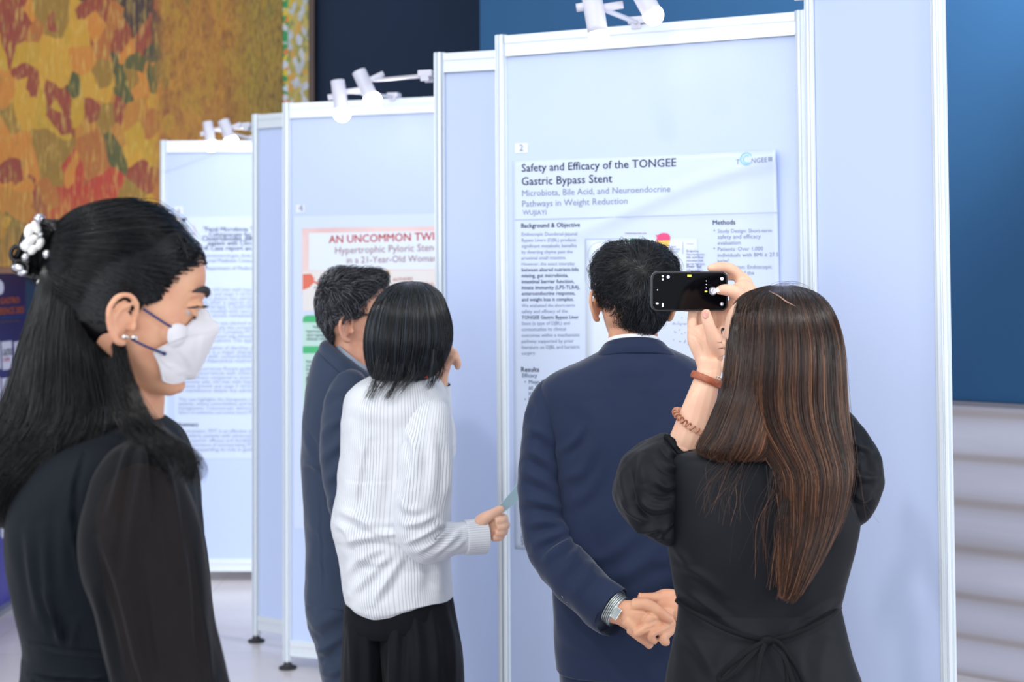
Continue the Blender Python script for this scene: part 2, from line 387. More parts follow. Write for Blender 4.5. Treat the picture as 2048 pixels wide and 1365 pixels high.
# ---------------------------------------------------------------- exhibition boards
HP = 2.43
class Board: pass
def octa_post(x, y, z0, z1, r, geo):
    ns = 64; V = []
    for z in (z0, z1):
        for j in range(ns):
            a = 2*math.pi*j/ns; c = abs(((a/(2*math.pi)*8+.5) % 1)-.5)
            rr = r*(.70 if c < .13 else 1.0)
            V.append((x+math.cos(a+.39)*rr, y+math.sin(a+.39)*rr, z))
    V.append((x, y, z1+.002)); n = len(V)-1
    Fc = [(j, (j+1) % ns, ns+(j+1) % ns, ns+j) for j in range(ns)] + [(ns+j, ns+(j+1) % ns, n) for j in range(ns)]
    geo.add(np.array(V), Fc)
def board(label, p0, p1, r=.021, h=HP, group='exhibition boards in the row'):
    p0 = np.array([p0[0], p0[1], 0.]); p1 = np.array([p1[0], p1[1], 0.])
    b = Board(); d = unit(p1-p0); b.d = d; b.n = np.array([d[1], -d[0], 0]); b.n = -b.n if b.n[1] > 0 else b.n
    b.o = p0; b.w = np.linalg.norm(p1-p0)
    root = thing('exhibition_panel', label, 'display panel', p0, group); b.root = root
    fr = (p0, d, -b.n, (0, 0, 1)); w = b.w
    for q in (p0, p1):
        g = Geo(); octa_post(q[0], q[1], .03, h, r, g); po = g.obj('post', M['aluminium'], root, smooth=False)
        g = Geo(); V, Fc, _ = tube([(q[0], q[1], 0), (q[0], q[1], .008), (q[0], q[1], .013), (q[0], q[1], .034)], [.038, .038, .02, .016], 16, n=8); g.add(V, Fc)
        g.obj('foot', M['rubber'], po, label='black levelling foot')
    for z, hh, nm in ((h-.036, .066, 'top_rail'), (.09, .066, 'bottom_rail')):
        box_parts([((w/2, 0, z), (w-2*r+.006, .022, hh)), ((w/2, -.003, z+hh*.30), (w-2*r+.006, .026, hh*.36)), ((w/2, -.002, z-hh*.46), (w-2*r+.006, .026, hh*.08))], nm, M['aluminium'], root, 0, fr)
    box_parts([((w/2, 0, (.118+h-.064)/2), (w-2*r+.012, .006, h-.064-.118))], 'board', M['board'], root, 0, fr)
    b.face = .0035
    return b
def pix_on(b, u, v, off=.0):
    "board coordinates (s,z) of what is seen at pixel (u,v) on the board's face"
    d = ray(u, v); p = b.o + b.n*(b.face+off); t = ((p-CAMP)@b.n)/(d@b.n); q = CAMP+d*t
    return (q-b.o)@b.d, q[2]
def at(b, s, z, off=0.0):
    return b.o + b.d*s + b.n*(b.face+off) + np.array([0, 0, z])
def top_at(u, v): return Wz(u, v, HP)[:2]
B6l = top_at(328, 281); B6r = B6l + np.array([.95, -.02])
Al, Ar_ = top_at(513, 229), top_at(568, 224.6)
B4l, B4r_ = top_at(575, 206), top_at(868, 192.5)
Bl, Br_ = top_at(880, 106), top_at(992, 99.5)
B2l, B2r = top_at(1003, 71), top_at(1604, 22)
def ext(a, b, L): return a + (b-a)/np.linalg.norm(b-a)*L
b6 = board('tall white exhibition board numbered 6, farthest board, behind the woman wearing a mask', B6l, B6r)
bA = board('narrow blank white board just left of the board numbered 4', Al, ext(Al, Ar_, .62))
b4 = board('tall white exhibition board numbered 4, behind the man with glasses', B4l, ext(B4l, B4r_, .80))
bB = board('narrow blank white board just left of the board numbered 2', Bl, ext(Bl, Br_, .5))
b2 = board('tall white exhibition board numbered 2, in front of the man in navy suit', B2l, B2r)
C0 = W(1629, 540, 3.32)[:2]; C1 = W(1884, 540, 2.98)[:2]
bC = board('blank white board at right, behind the brown-haired woman with phone', C0, C1, r=.0165)

# ---------------------------------------------------------------- text
def text_mesh(s, bold=0.0, sx=1.0):
    cu = bpy.data.curves.new('t', 'FONT'); cu.body = s; cu.size = 1; cu.resolution_u = 2
    o = bpy.data.objects.new('t', cu); COL.objects.link(o)
    dg = bpy.context.evaluated_depsgraph_get(); dg.update()
    me = bpy.data.meshes.new_from_object(o.evaluated_get(dg)); V = get_co(me); Fc = [tuple(p.vertices) for p in me.polygons]
    bpy.data.objects.remove(o); bpy.data.curves.remove(cu); bpy.data.meshes.remove(me)
    if bold >= .01 and len(V):   # heavier strokes: the outlines doubled a hair's breadth apart
        n = len(V); e = bold*1.3; Fc = Fc+[tuple(i+n for i in f) for f in Fc]+[tuple(i+2*n for i in f) for f in Fc]; V = np.vstack([V, V+[e, 0, 0], V+[e*.5, e*.6, 0]])
    return V, Fc
class TextBlock:
    "lines of print gathered into one mesh lying on a board or a sheet"
    def __init__(s, b, off=.0016, disp=None): s.b = b; s.off = off; s.g = Geo(); s.disp = disp
    def put(s, V, Fc):
        P = np.array([at(s.b, x, z, s.off + (s.disp(x, z) if s.disp else 0)) for x, z in V]); s.g.add(P, Fc)
    def line(s, u0, v0, u1, txt, bold=0.0, v1=None, hmax=None):
        "baseline from pixel (u0,v0) to (u1,v1)"
        V, Fc = text_mesh(txt, bold)
        if not len(V): return
        if v1 is None: v1 = v0
        s0, z0 = pix_on(s.b, u0, v0); s1, z1 = pix_on(s.b, u1, v1)
        k = (s1-s0)/(V[:, 0].max()-V[:, 0].min()); ky = k if hmax is None else min(k, hmax)
        x = (V[:, 0]-V[:, 0].min())*k
        s.put(np.column_stack([s0+x, z0+V[:, 1]*ky+(z1-z0)*x/(s1-s0)]), Fc)
    def line_m(s, s0, z0, s1, txt, bold=0.0, hmax=None):
        V, Fc = text_mesh(txt, bold); k = (s1-s0)/(V[:, 0].max()-V[:, 0].min()); ky = k if hmax is None else hmax
        x = (V[:, 0]-V[:, 0].min())*k; s.put(np.column_stack([s0+x, z0+V[:, 1]*ky]), Fc)
    def poly(s, pix):
        P = [pix_on(s.b, *p) for p in pix]; s.put(P, [tuple(range(len(P)))])
    def ring(s, c, ru, rv, wd, a0=0, a1=360, n=28):
        V = []; 
        for i in range(n+1):
            a = math.radians(a0+(a1-a0)*i/n)
            for k in (1, 1-wd): V.append(pix_on(s.b, c[0]+ru*k*math.cos(a), c[1]+rv*k*math.sin(a)))
        s.put(V, [(2*i, 2*i+1, 2*i+3, 2*i+2) for i in range(n)])
    def obj(s, name, m, parent, label=None): return s.g.obj(name, m, parent, smooth=False, label=label)
def ink(name, c): return mat('ink_'+name, c, .6, spec=.2)
M['ink_dark'] = ink('dark', (62, 66, 92)); M['ink_grey'] = ink('grey', (136, 146, 170)); M['ink_mid'] = ink('mid', (104, 112, 140))
M['ink_far'] = ink('far', (152, 162, 190)); M['ink_fardark'] = ink('fardark', (92, 98, 126)); M['ink_pale'] = ink('pale', (172, 184, 208)); M['ink_red'] = ink('red', (226, 58, 48)); M['ink_plum'] = ink('plum', (150, 104, 116))
M['ink_lilac'] = ink('lilac', (150, 150, 196))

def sheet(b, name, s0, s1, z0, z1, m, parent, off=.0008, disp=None, nx=2, nz=2, th=.0006):
    g = Geo(); V = []
    for o_ in (off, off-th):
        for i in range(nz+1):
            for j in range(nx+1):
                s = s0+(s1-s0)*j/nx; z = z0+(z1-z0)*i/nz; V.append(at(b, s, z, o_+(disp(s, z) if disp else 0)))
    k = nx+1; n = (nx+1)*(nz+1); Fc = []
    for i in range(nz):
        for j in range(nx):
            a = i*k+j; Fc.append((a, a+1, a+k+1, a+k)); Fc.append((n+a, n+a+k, n+a+k+1, n+a+1))
    for j in range(nx): Fc += [(j, n+j, n+j+1, j+1), (nz*k+j+1, n+nz*k+j+1, n+nz*k+j, nz*k+j)]
    for i in range(nz): Fc += [(i*k, (i+1)*k, n+(i+1)*k, n+i*k), (i*k+nx, n+i*k+nx, n+(i+1)*k+nx, (i+1)*k+nx)]
    g.add(np.array(V), Fc); return g.obj(name, m, parent, smooth=disp is not None)
def panel_poly(b, name, u0, v0, u1, v1, m, parent, off=.0012, disp=None, label=None):
    s0, z0 = pix_on(b, u0, v1); s1, z1 = pix_on(b, u1, v0); s0b, _ = pix_on(b, u0, v0)
    o = sheet(b, name, s0b, s1, z0, z1, m, parent, off, disp, 12 if disp else 1, 12 if disp else 1, .0003)
    if label: o['label'] = label
    return o

# --- poster on board 2
s0, _ = pix_on(b2, 1027, 600); s1, zt = pix_on(b2, 1556, 300); _, zb = pix_on(b2, 1030, 1098)
zt2 = pix_on(b2, 1040, 322)[1]
def d2(s, z):
    e = 0.0
    # ripples of the sheet in its upper part and a lifted right edge
    sa, za = pix_on(b2, 1250, 425); sb, zb_ = pix_on(b2, 1520, 335)
    t = (s-sa)/(sb-sa); zl = za+(zb_-za)*t + .02*math.sin(t*2.4)
    e += .010*math.exp(-((z-zl)/.022)**2)*max(0, min(1, (t+.75)/.8))
    zl2 = zl+.055; e += .004*math.exp(-((z-zl2)/.02)**2)*max(0, min(1, t+.4))
    e += .020*max(0, (s-(s1-.10))/.10)**2*(.6+.4*math.sin(z*7))
    return e
p2 = thing('poster', 'white paper poster about gastric bypass stent safety on board numbered 2', 'poster', at(b2, s0, zb), 'research posters on the boards')
sheet(b2, 'paper', s0, s1, zb, zt, M['paper'], p2, .001, d2, 60, 70)
T = lambda: TextBlock(b2, .0022, d2)
t = T(); t.line(1044, 344, 1353, 'Safety and Efficacy of the TONGEE', .012, 333); t.line(1044, 371, 1225, 'Gastric Bypass Stent', .012, 365); t.obj('title_text', M['ink_dark'], p2)
t = T(); t.line(1045, 393, 1343, 'Microbiota, Bile Acid, and Neuroendocrine', .006, 384); t.line(1045, 414, 1256, 'Pathways in Weight Reduction', .006, 408); t.line(1046, 430, 1093, 'WUJIAYI', .004, 430); t.obj('subtitle_text', M['ink_grey'], p2)
t = T(); t.line(1473, 329, 1481, 'T'); t.obj('brand_initial', M['ink_grey'], p2); t = T(); t.line(1505, 327, 1538, 'NGEE', .004, 325); t.line(1541, 324, 1549, 'III', .02, 324); t.obj('brand_text', M['ink_grey'], p2)
t = T(); t.ring((1494, 318), 13, 13, .22, 40, 330); t.ring((1495, 319), 8, 9, .3, 60, 300); t.obj('swirl_emblem', ink('cyan', (150, 206, 236)), p2, 'pale blue swirl')
t = T(); t.poly([(1030, 439.5), (1560, 425), (1560, 426.5), (1030, 441)]); t.obj('rule_line', M['ink_pale'], p2)
t = T(); t.line(1043, 456, 1161, 'Background & Objective', .02, 454); t.obj('heading_text', M['ink_dark'], p2); t = T(); t.line(1426, 450, 1471, 'Methods', .02, 449); t.obj('heading_text', M['ink_dark'], p2); t = T(); t.line(1043, 744, 1079, 'Results', .02, 744); t.obj('heading_text', M['ink_dark'], p2)
lines = [('Endoscopic Duodenal-Jejunal', 1156, 0), ('Bypass Liners (DJBL) produce', 1153, 0), ('significant metabolic benefits', 1154, 0), ('by diverting chyme past the', 1146, 0), ('proximal small intestine.', 1133, 0), ('However, the exact interplay', 1150, 0), ('between altered nutrient-bile', 1158, 1), ('mixing, gut microbiota,', 1137, 1), ('intestinal barrier function,', 1149, 1), ('innate immunity (LPS-TLR4),', 1160, 1), ('enteroendocrine response,', 1151, 1), ('and weight loss is complex.', 1148, 1), ('We evaluated the short-term', 1150, 0), ('safety and efficacy of the', 1136, 0), ('TONGEE Gastric Bypass Liner', 1158, 1), ('Stent (a type of DJBL) and', 1140, 0), ('contextualize its clinical', 1132, 0), ('outcomes within a mechanistic', 1160, 0), ('pathway supported by prior', 1148, 0), ('literature on DJBL and bariatric', 1160, 0), ('surgery.', 1072, 0)]
tg = T(); tb = T(); tt = T(); tb2 = T(); tbb = T()
for i, (x, ue, bd) in enumerate(lines):
    v = 472 + i*11.9; (tbb if i == 14 else tb if bd else tg if i < 6 else tt if i < 14 else tb2).line(1044, v, ue, x, .022 if bd else .006, v-.9)
tg.obj('paragraph_opening', M['ink_grey'], p2); tt.obj('paragraph_question', M['ink_grey'], p2); tb2.obj('paragraph_closing', M['ink_grey'], p2); tb.obj('bold_text', M['ink_mid'], p2); tbb.obj('bold_stent_name', M['ink_mid'], p2)
t = T(); t.line(1045, 755, 1075, 'Efficacy', .01)
for i, x in enumerate(['Mean TWL was 11.4%', 'at 3 months with', 'marked reduction', 'Mean EWL 34.6%', 'in BMI and waist', 'circumference', 'Liver fat lower', 'HbA1c improved']): t.line(1058, 768+i*11.5, 1058+5.2*len(x), x, .01)
for v in (765, 800, 846): t.ring((1051, v-1), 1.6, 1.6, 1, n=8)
t.obj('efficacy_list', M['ink_grey'], p2); t = T()
for i, x in enumerate(['Bile acids', 'Gut peptides', 'Safety', 'No severe', 'Stable']): t.line(1043, 1048+i*10.5, 1043+5*len(x), x, .01)
t.obj('footer_list', M['ink_grey'], p2); t = T()
for i, x in enumerate(['Study Design: Short-term', 'safety and efficacy', 'evaluation', 'Patients: Over 1,000', 'individuals with BMI \u2265 27.5', 'kg/m\u00b2', 'Intervention: Endoscopic', 'placement of the', 'stent for 3', 'months']):
    v = 466+i*12.1; t.line(1436, v, 1436+4.55*len(x), x, .004, v-1.2)
for v in (464, 500, 548): t.ring((1429, v-3), 1.7, 1.7, 1, n=8)
t.obj('methods_list', M['ink_grey'], p2)
# small figure block in the middle of the poster
fg = panel_poly(b2, 'figure_panel', 1171, 477, 1395, 730, mat('figure_tint', (218, 229, 246), .4), p2, .0026, d2)
T3 = lambda: TextBlock(b2, .0036, d2)
t = T3(); t.ring((1202, 510), 26, 26, .03, n=40); t.poly([(1172, 478), (1252, 477), (1252, 478), (1172, 479)]); t.poly([(1171, 478), (1172, 478), (1172, 563), (1171, 563)]); t.obj('figure_circle', M['ink_pale'], p2)
t = T3(); t.line(1251, 468, 1294, 'Intestinal bypass liner stent', .02); t.obj('figure_caption', M['ink_plum'], p2)
t = T3(); t.poly([(1258, 482), (1263, 477), (1272, 478), (1279, 482), (1272, 485), (1261, 486)]); t.obj('figure_leaf', ink('green', (56, 152, 92)), p2)
t = T3(); t.poly([(1312, 469), (1316, 471), (1320, 468), (1327, 466), (1336, 467), (1341, 473), (1341, 481), (1312, 482), (1315, 476)]); t.obj('figure_stomach_top', ink('pink', (228, 88, 136)), p2)
t = T3(); t.poly([(1313, 482), (1341, 480), (1339, 490), (1334, 497), (1310, 496)]); t.obj('figure_stomach_base', ink('yellow', (240, 200, 110)), p2)
t = T3()
for i in range(8): t.line(1374, 498+i*6.4-9*(i < 1), 1374+[14, 24, 36, 34, 33, 36, 30, 32][i], ['Outcome', 'Endpoints', 'Neuroendocrine', 'bile acid flow', 'microbial shift', 'barrier function', 'liver fat', 'inflammation'][i], .01)
for i in range(3): t.line(1343, 495+i*5, 1343+[10, 18, 14][i], ['Stent', 'Nutrients', 'Bypass'][i], .01)
t.poly([(1366, 484), (1367, 484), (1367, 508), (1366, 508)]); t.obj('figure_label_text', M['ink_lilac'], p2); t = T3()
t.poly([(1345, 648), (1395, 647), (1395, 648), (1345, 649)]); t.obj('figure_axis_line', M['ink_lilac'], p2); t = T3()
for q in range(26):
    cu_, cv_ = rng.uniform(1348, 1394), rng.uniform(636, 690); t.ring((cu_, cv_), 1.1, 1.1, 1, n=8)
t.obj('figure_scatter_plot', M['ink_lilac'], p2)

# --- poster on board 4
s0, _ = pix_on(b4, 588, 700); s1 = b4.w-.04; _, zt = pix_on(b4, 600, 433); _, zb = pix_on(b4, 590, 1057)
p4 = thing('poster', 'paper poster headed AN UNCOMMON TWIST in red on board numbered 4', 'poster', at(b4, s0, zb), 'research posters on the boards')
sheet(b4, 'paper', s0, s1, zb, zt, M['paper'], p4, .001)
panel_poly(b4, 'salmon_border', 604, 452, 905, 590, mat('salmon_print', (228, 190, 190), .5, vary=(5, (236, 214, 212), .8)), p4, .0014)
panel_poly(b4, 'title_panel', 618, 462, 905, 541, mat('title_print', (226, 234, 246), .5), p4, .0018)
T4 = lambda: TextBlock(b4, .0026)
t = T4(); t.line(658, 487, 893, 'AN UNCOMMON TWIST', .022, 480); t.obj('title_text', M['ink_red'], p4)
t = T4(); t.line(671, 508, 897, 'Hypertrophic Pyloric Stenosis', .006, 501); t.line(694, 527, 874, 'in a 21-Year-Old Woman', .006, 523); t.obj('subtitle_text', M['ink_plum'], p4)
panel_poly(b4, 'banner_tint', 606, 541, 905, 622, mat('peach_tint', (226, 226, 226), .5, vary=(4, (238, 220, 214), .6)), p4, .0018)
t = T4(); t.poly([(606, 549), (622, 548), (629, 556), (628, 566), (618, 576), (606, 580)]); t.poly([(628, 562), (650, 569), (648, 573), (628, 566)]); t.obj('orange_figure', ink('orange', (226, 120, 100)), p4)
t = T4(); t.poly([(755, 542), (782, 541), (766, 566), (752, 572)]); t.obj('yellow_figure', ink('gold', (236, 206, 150)), p4)
t = T4(); t.line(786, 563, 826, 'AUTHORS', .03, 561); t.line(786, 573, 895, 'A. Santos, MD, B. Cruz MD, C.', .01, 569); t.line(786, 580, 895, 'D. Reyes MD, E. Lim, MD, FP', .01, 576); t.obj('author_text', ink('salmon', (214, 150, 144)), p4)
panel_poly(b4, 'green_column', 606, 632, 700, 1010, mat('pale_green_print', (192, 224, 216), .5), p4, .0014)
t = T4(); t.poly([(606, 645), (606, 638), (609, 633), (614, 631), (700, 630), (700, 644)]); t.obj('green_band', ink('leafgreen', (84, 186, 128)), p4, 'green heading band'); t = T4(); t.poly([(606, 693), (700, 692), (700, 706), (606, 707)]); t.obj('green_band', ink('leafgreen', (84, 186, 128)), p4, 'green heading band')
T4b = lambda: TextBlock(b4, .0034)
t = T4b(); t.line(636, 643, 690, 'OBJECTIVE', .03); t.obj('band_text', M['card'], p4); t = T4b(); t.line(644, 703, 690, 'METHODS', .03); t.obj('band_text', M['card'], p4)
t = T4()
for i, x in enumerate(['This report presents a', 'hypertrophic pyloric stenosis', 'which highlights the rare and', 'clinical role of surgery']): t.line(626 if i == 0 else 613, 657+i*8, 690, x, .01)
t.obj('objective_text', M['ink_mid'], p4); t = T4()
for i, x in enumerate(['A 21-year old woman with', 'history of vomiting after', 'meals over weeks, weight', 'loss and early satiety', 'with epigastric fullness', 'was seen in our clinic', 'imaging shows wall']): t.line(628 if i == 0 else 613, 718+i*8, 690, x, .01)
t.obj('paragraph_text', M['ink_mid'], p4)
t = T4(); t.poly([(613, 756), (616, 752), (690, 750), (690, 800), (613, 801)]); t.obj('scan_photo', ink('black', (40, 40, 60)), p4, 'dark scan picture')

# --- poster on board 6
s0, _ = pix_on(b6, 349, 600); s1 = b6.w-.05; _, zt = pix_on(b6, 400, 434); _, zb = pix_on(b6, 400, 918)
p6 = thing('poster', 'paper poster about fecal microbiota case report on farthest board, numbered 6', 'poster', at(b6, s0, zb), 'research posters on the boards')
sheet(b6, 'paper', s0, s1, zb, zt, M['paper'], p6, .001)
T6 = lambda: TextBlock(b6, .0022)
t = T6()
for x, ua, v, ue in (('"Fecal Microbiota Transplantation', 407, 463, 580), ('Colonoscopy for Refractory', 418, 473, 560), ('Clostridioides difficile infection', 404, 482, 580), ('patient with Chronic Kidney', 416, 491, 560), ('A Case report and Review', 408, 501, 552)): t.line(ua, v, ue, x, .025)
t.obj('title_text', M['ink_fardark'], p6); t = T6(); t.line(357, 853, 397, 'Summary', .035); t.obj('heading_text', M['ink_dark'], p6)
t = T6(); t.line(400, 515, 560, 'Gastroenterologist, Endoscopy Society', .01); t.line(400, 525, 560, 'Internal Medicine Consultant, Section', .01); t.line(410, 540, 560, 'Department of Medicine, University', .01); t.obj('author_text', M['ink_pale'], p6)
t = T6()
body = 'A seventy year old man with hypertension benign prostate growth and stage 5 chronic kidney disease on maintenance dialysis was admitted for recurrent loose stools after a course of the prolonged antibiotic therapy Clostridioides difficile infection was treated with vancomycin tapering regimens yet stools remained positive Fecal microbiota transfer was planned working in partner with the family sample was screened donor positive for general markers Complete PCR detected toxin genes The donor stool was infused via colonoscopy without complications The approach achieved complete resolution of diarrhea and normal stool This infection is a major therapeutic challenge for patients with comorbidities such as CKD vancomycin fidaxomicin metronidazole require multiple recurrences Recent guidelines recommend after all recurrences with colonoscopic delivery higher efficacy compared to enema or oral capsule'.split()
k = 0; v = 583
for gi, n in enumerate((7, 5, 4, 6, 4)):
    for i in range(n):
        wds = []
        while sum(map(len, wds))+len(wds) < 44: wds.append(body[k % len(body)]); k += 1
        x = ' '.join(wds)
        if gi == 4: x = ['This case highlights the therapeutic role of FMT in such', 'patients, where comorbidities and limited drug options', 'management. Colonoscopic delivery provides a direct', 'failure of antibiotics and enema based FMT.'][i]
        t.line(357, v, 575 if not (gi == 4 and i == 3) else 515, x, .008); v += 8.7
    t.obj('paragraph_text', M['ink_far'], p6); t = T6()
    v += {0: 6, 1: 6, 2: 7, 3: 9}.get(gi, 0)
for i, x in enumerate(['In conclusion, FMT is an effective salvage therapy for', 'frail elderly patients with advanced comorbidity and', 'offer superior efficacy and durability compared with', 'The importance of incorporating FMT into treatment', 'options expanding its role in guideline based care']): t.line(357, 866+i*9.2, 575, x, .008)
t.obj('paragraph_text', M['ink_far'], p6)
t = T6(); t.poly([(360, 437), (375, 436), (368, 446)]); t.obj('dark_triangle', M['ink_dark'], p6)
t = T6(); t.poly([(349, 437), (359, 437), (352, 445)]); t.obj('orange_triangle', ink('amber', (232, 176, 96)), p6)
t = T6(); t.ring((381, 462), 10, 14, .12, -60, 60); t.ring((379, 466), 7, 7, .14, 120, 260); t.obj('emblem', ink('rose', (206, 140, 170)), p6)
# --- number cards
for b_, n, (u0, v0, u1, v1), (ua, va, ue) in ((b2, '2', (1030, 286, 1056, 307), (1039.5, 302.5, 1047)), (b4, '4', (592, 409, 609, 426), (598, 423, 606)), (b6, '6', (349, 413, 366, 429), (355, 426, 361))):
    sa, za = pix_on(b_, u0, v1); sb, zb_ = pix_on(b_, u1, v0)
    c = thing('number_card', 'small white card printed %s above the poster' % n, 'card', at(b_, sa, za), 'number cards on the boards')
    sheet(b_, 'card', sa, sb, za, zb_, M['card'], c, .001)
    t = TextBlock(b_, .0022); t.line(ua, va, ue, n, .0); t.obj('number_text', M['ink_grey'], c)

# ---------------------------------------------------------------- spot lamps
def spot_lamp(label, top, bot, rad, bulb_r, joint, arm_pts, clamp_at, clamp_dir, knob=True):
    top, bot = np.array(top), np.array(bot); ax = unit(bot-top)
    r = thing('spot_lamp', label, 'lamp', clamp_at, 'white spot lamps over the boards')
    g = Geo(); V, Fc, _ = tube([top, top+ax*.004, top+ax*.012, bot-ax*.004, bot], [rad*.80, rad*.95, rad, rad, rad*.94], 28, n=16); g.add(V, Fc); g.obj('housing', M['white_enamel'], r)
    g = Geo(); c = bot+ax*bulb_r*.55; V, Fc, _ = sphere(c, bulb_r, 24, 16); g.add(V, Fc); g.obj('bulb', M['bulb'], r, label='glowing white bulb')
    g = Geo(); V, Fc, _ = tube(arm_pts, .0075, 12); g.add(V, Fc); a = g.obj('arm', M['white_enamel'], r)
    j = np.array(joint); side = unit(np.cross(ax, [0, 1, 0]))
    g = Geo(); V, Fc, _ = tube([j-side*.02, j+side*.05], .011, 12, n=3); g.add(V, Fc); g.obj('pivot', M['white_enamel'], a)
    if knob:
        g = Geo(); q = (top*.45+bot*.55)-side*(rad+.001); V, Fc, _ = tube([q+side*.01, q-side*.018], .012, 12, n=3); g.add(V, Fc); g.obj('knob', M['white_enamel'], r)
    c = np.array(clamp_at); d = np.array(clamp_dir)
    box_parts([((0, 0, .006), (.05, .046, .022)), ((0, -.020, -.012), (.03, .006, .018)), ((0, .020, -.012), (.03, .006, .018))], 'clamp', M['white_enamel'], r, .003, (c, d, np.cross([0, 0, 1], d), (0, 0, 1)))
# board 2
def rail_pt(b, u, z=HP):  # point on the board's top rail seen in column u
    lo, hi = 0, b.w
    for _ in range(40):
        m_ = (lo+hi)/2
        if proj(b.o+b.d*m_+np.array([0, 0, z]))[0] < u: lo = m_
        else: hi = m_
    return b.o+b.d*lo+np.array([0, 0, z])
c = rail_pt(b2, 1276)+np.array([0, 0, .004]); Yl = c[1]-.33
spot_lamp('white spot lamp with glowing bulb, left of the two above board numbered 2', W(1176, -50, Yl), W(1195, 60, Yl-.01), .028, .028, W(1210, 15, Yl), [W(1206, 15, Yl), W(1216, 22, Yl+.03), c], c, b2.d)
cC = np.append(C0, 0)-bC.d*.0435+np.array([0, 0, 2.36])
spot_lamp('white spot lamp, right of the two above board numbered 2, bulb tipped sideways', W(1262, -52, Yl-.05), W(1301, 20, Yl-.05), .027, .0285, W(1285, -38, Yl-.05), [W(1288, -38, Yl-.05), W(1310, -45, Yl-.1), cC], cC, b2.d, False)
# board 4
c = rail_pt(b4, 788)+np.array([0, 0, .004]); Yl = c[1]-.36
spot_lamp('white spot lamp standing upright, left of the pair above board numbered 4', W(675, 160, Yl), W(683, 218, Yl), .028, .034, W(697, 183, Yl), [W(695, 184, Yl), W(722, 186, Yl+.06), c], c, b4.d)
cB = np.append(Bl, 0)-bB.d*.048+np.array([0, 0, W(880, 150, Bl[1])[2]])
spot_lamp('white tilted spot lamp, right of the pair above board numbered 4', W(717, 141, Yl-.12), W(741, 192, Yl-.12), .028, .036, W(744, 158, Yl-.12), [W(748, 160, Yl-.12), W(765, 159, Yl-.2), cB], cB, bB.d, False)
# board 6
c = rail_pt(b6, 507)+np.array([0, 0, .004]); Yl = c[1]-.36
spot_lamp('white spot lamp, left of the pair above the farthest board, numbered 6', W(415, 243, Yl), W(421, 284, Yl), .027, .034, W(433, 259, Yl), [W(430, 260, Yl), W(450, 264, Yl+.06), c], c, b6.d)
cA = np.append(Al, 0)-bA.d*.048+np.array([0, 0, W(513, 252, Al[1])[2]])
spot_lamp('white tilted spot lamp, right of the pair above the farthest board, numbered 6', W(446, 240, Yl-.12), W(460, 276, Yl-.12), .030, .036, W(464, 255, Yl-.12), [W(466, 256, Yl-.12), W(482, 256, Yl-.25), cA], cA, bA.d, False)

# ---------------------------------------------------------------- sponsor backdrop at far left
q1 = Wz(38, 1196, 0); q0 = Wz(0, 1218, 0); dq = unit(q1-q0); 
bb = Board(); bb.d = dq; bb.n = np.array([dq[1], -dq[0], 0]); bb.n = -bb.n if bb.n[1] > 0 else bb.n
bb.o = q1 - dq*1.2; bb.w = 1.2+.035; bb.face = .02
ZT = W(45, 547, q1[1])[2]
bk = thing('banner_stand', 'navy conference banner with orange lettering and white logo tiles at far left', 'banner', bb.o)
def banner_mat():
    m = bpy.data.materials.new('banner_print'); nt, b = nodes_of(m); L = nt.links.new
    tc = nt.nodes.new('ShaderNodeTexCoord'); sx = nt.nodes.new('ShaderNodeSeparateXYZ'); L(tc.outputs['Object'], sx.inputs[0])
    mr = nt.nodes.new('ShaderNodeMapRange'); mr.inputs[1].default_value = 0; mr.inputs[2].default_value = 1.7; L(sx.outputs[2], mr.inputs[0])
    r = nt.nodes.new('ShaderNodeValToRGB'); e = r.color_ramp.elements
    e[0].color = (*srgb(78, 76, 170), 1); e[1].color = (*srgb(48, 32, 72), 1); e[1].position = 1
    x = e.new(.22); x.color = (*srgb(70, 70, 160), 1); x = e.new(.75); x.color = (*srgb(34, 34, 104), 1)
    L(mr.outputs[0], r.inputs[0]); L(r.outputs[0], b.inputs['Base Color']); b.inputs['Roughness'].default_value = .45
    return m
lean = .014   # the banner leans slightly to its left at the top
def bat(s, z, off=0): return bb.o + bb.d*(s-lean*z*1.0) + bb.n*(bb.face+off) + np.array([0, 0, z])
g = Geo()
P = [bat(s, z, o_) for o_ in (0, -.02) for s, z in ((0, .012), (bb.w, .012), (bb.w, ZT), (0, ZT))]
g.add(P, [(0, 1, 2, 3), (7, 6, 5, 4), (0, 4, 5, 1), (1, 5, 6, 2), (2, 6, 7, 3), (3, 7, 4, 0)]); g.obj('panel', banner_mat(), bk, smooth=False)
def bpix(u, v):
    d = ray(u, v); p = bb.o+bb.n*bb.face; t = ((p-CAMP)@bb.n)/(d@bb.n); q = CAMP+d*t
    return (q-bb.o)@bb.d + lean*q[2], q[2]
def bpoly(g, pix, off=.001):
    P = [bat(*bpix(*p), off) for p in pix]; g.add(P, [tuple(range(len(P)))])
M['tile'] = mat('white_tile', (226, 224, 240), .5)
for us, v0, v1 in (([(-26, -1), (2, 23), (27.5, 49)], 683, 740), ([(-26, 0), (3, 26), (29, 56)], 756, 806), ([(-28, -2), (1, 27), (29, 58)], 816, 872), ([(-30, -4), (-1, 24), (26, 44)], 886, 940), ([(-26, 0), (2, 30)], 955, 1008), ([(-30, -4), (0, 20), (23, 45)], 1022, 1076)):
    for a, b_ in us:
        g = Geo(); k_ = (v0-683)/400*6; bpoly(g, [(a, v0+1), (b_, v0-1), (b_+3, v1-2), (a+3, v1+1)]); g.obj('logo_tile', M['tile'], bk, smooth=False)
g = Geo(); bpoly(g, [(14, 1080), (33, 1075), (36, 1130), (16, 1135)]); g.obj('logo_tile', M['tile'], bk, smooth=False)
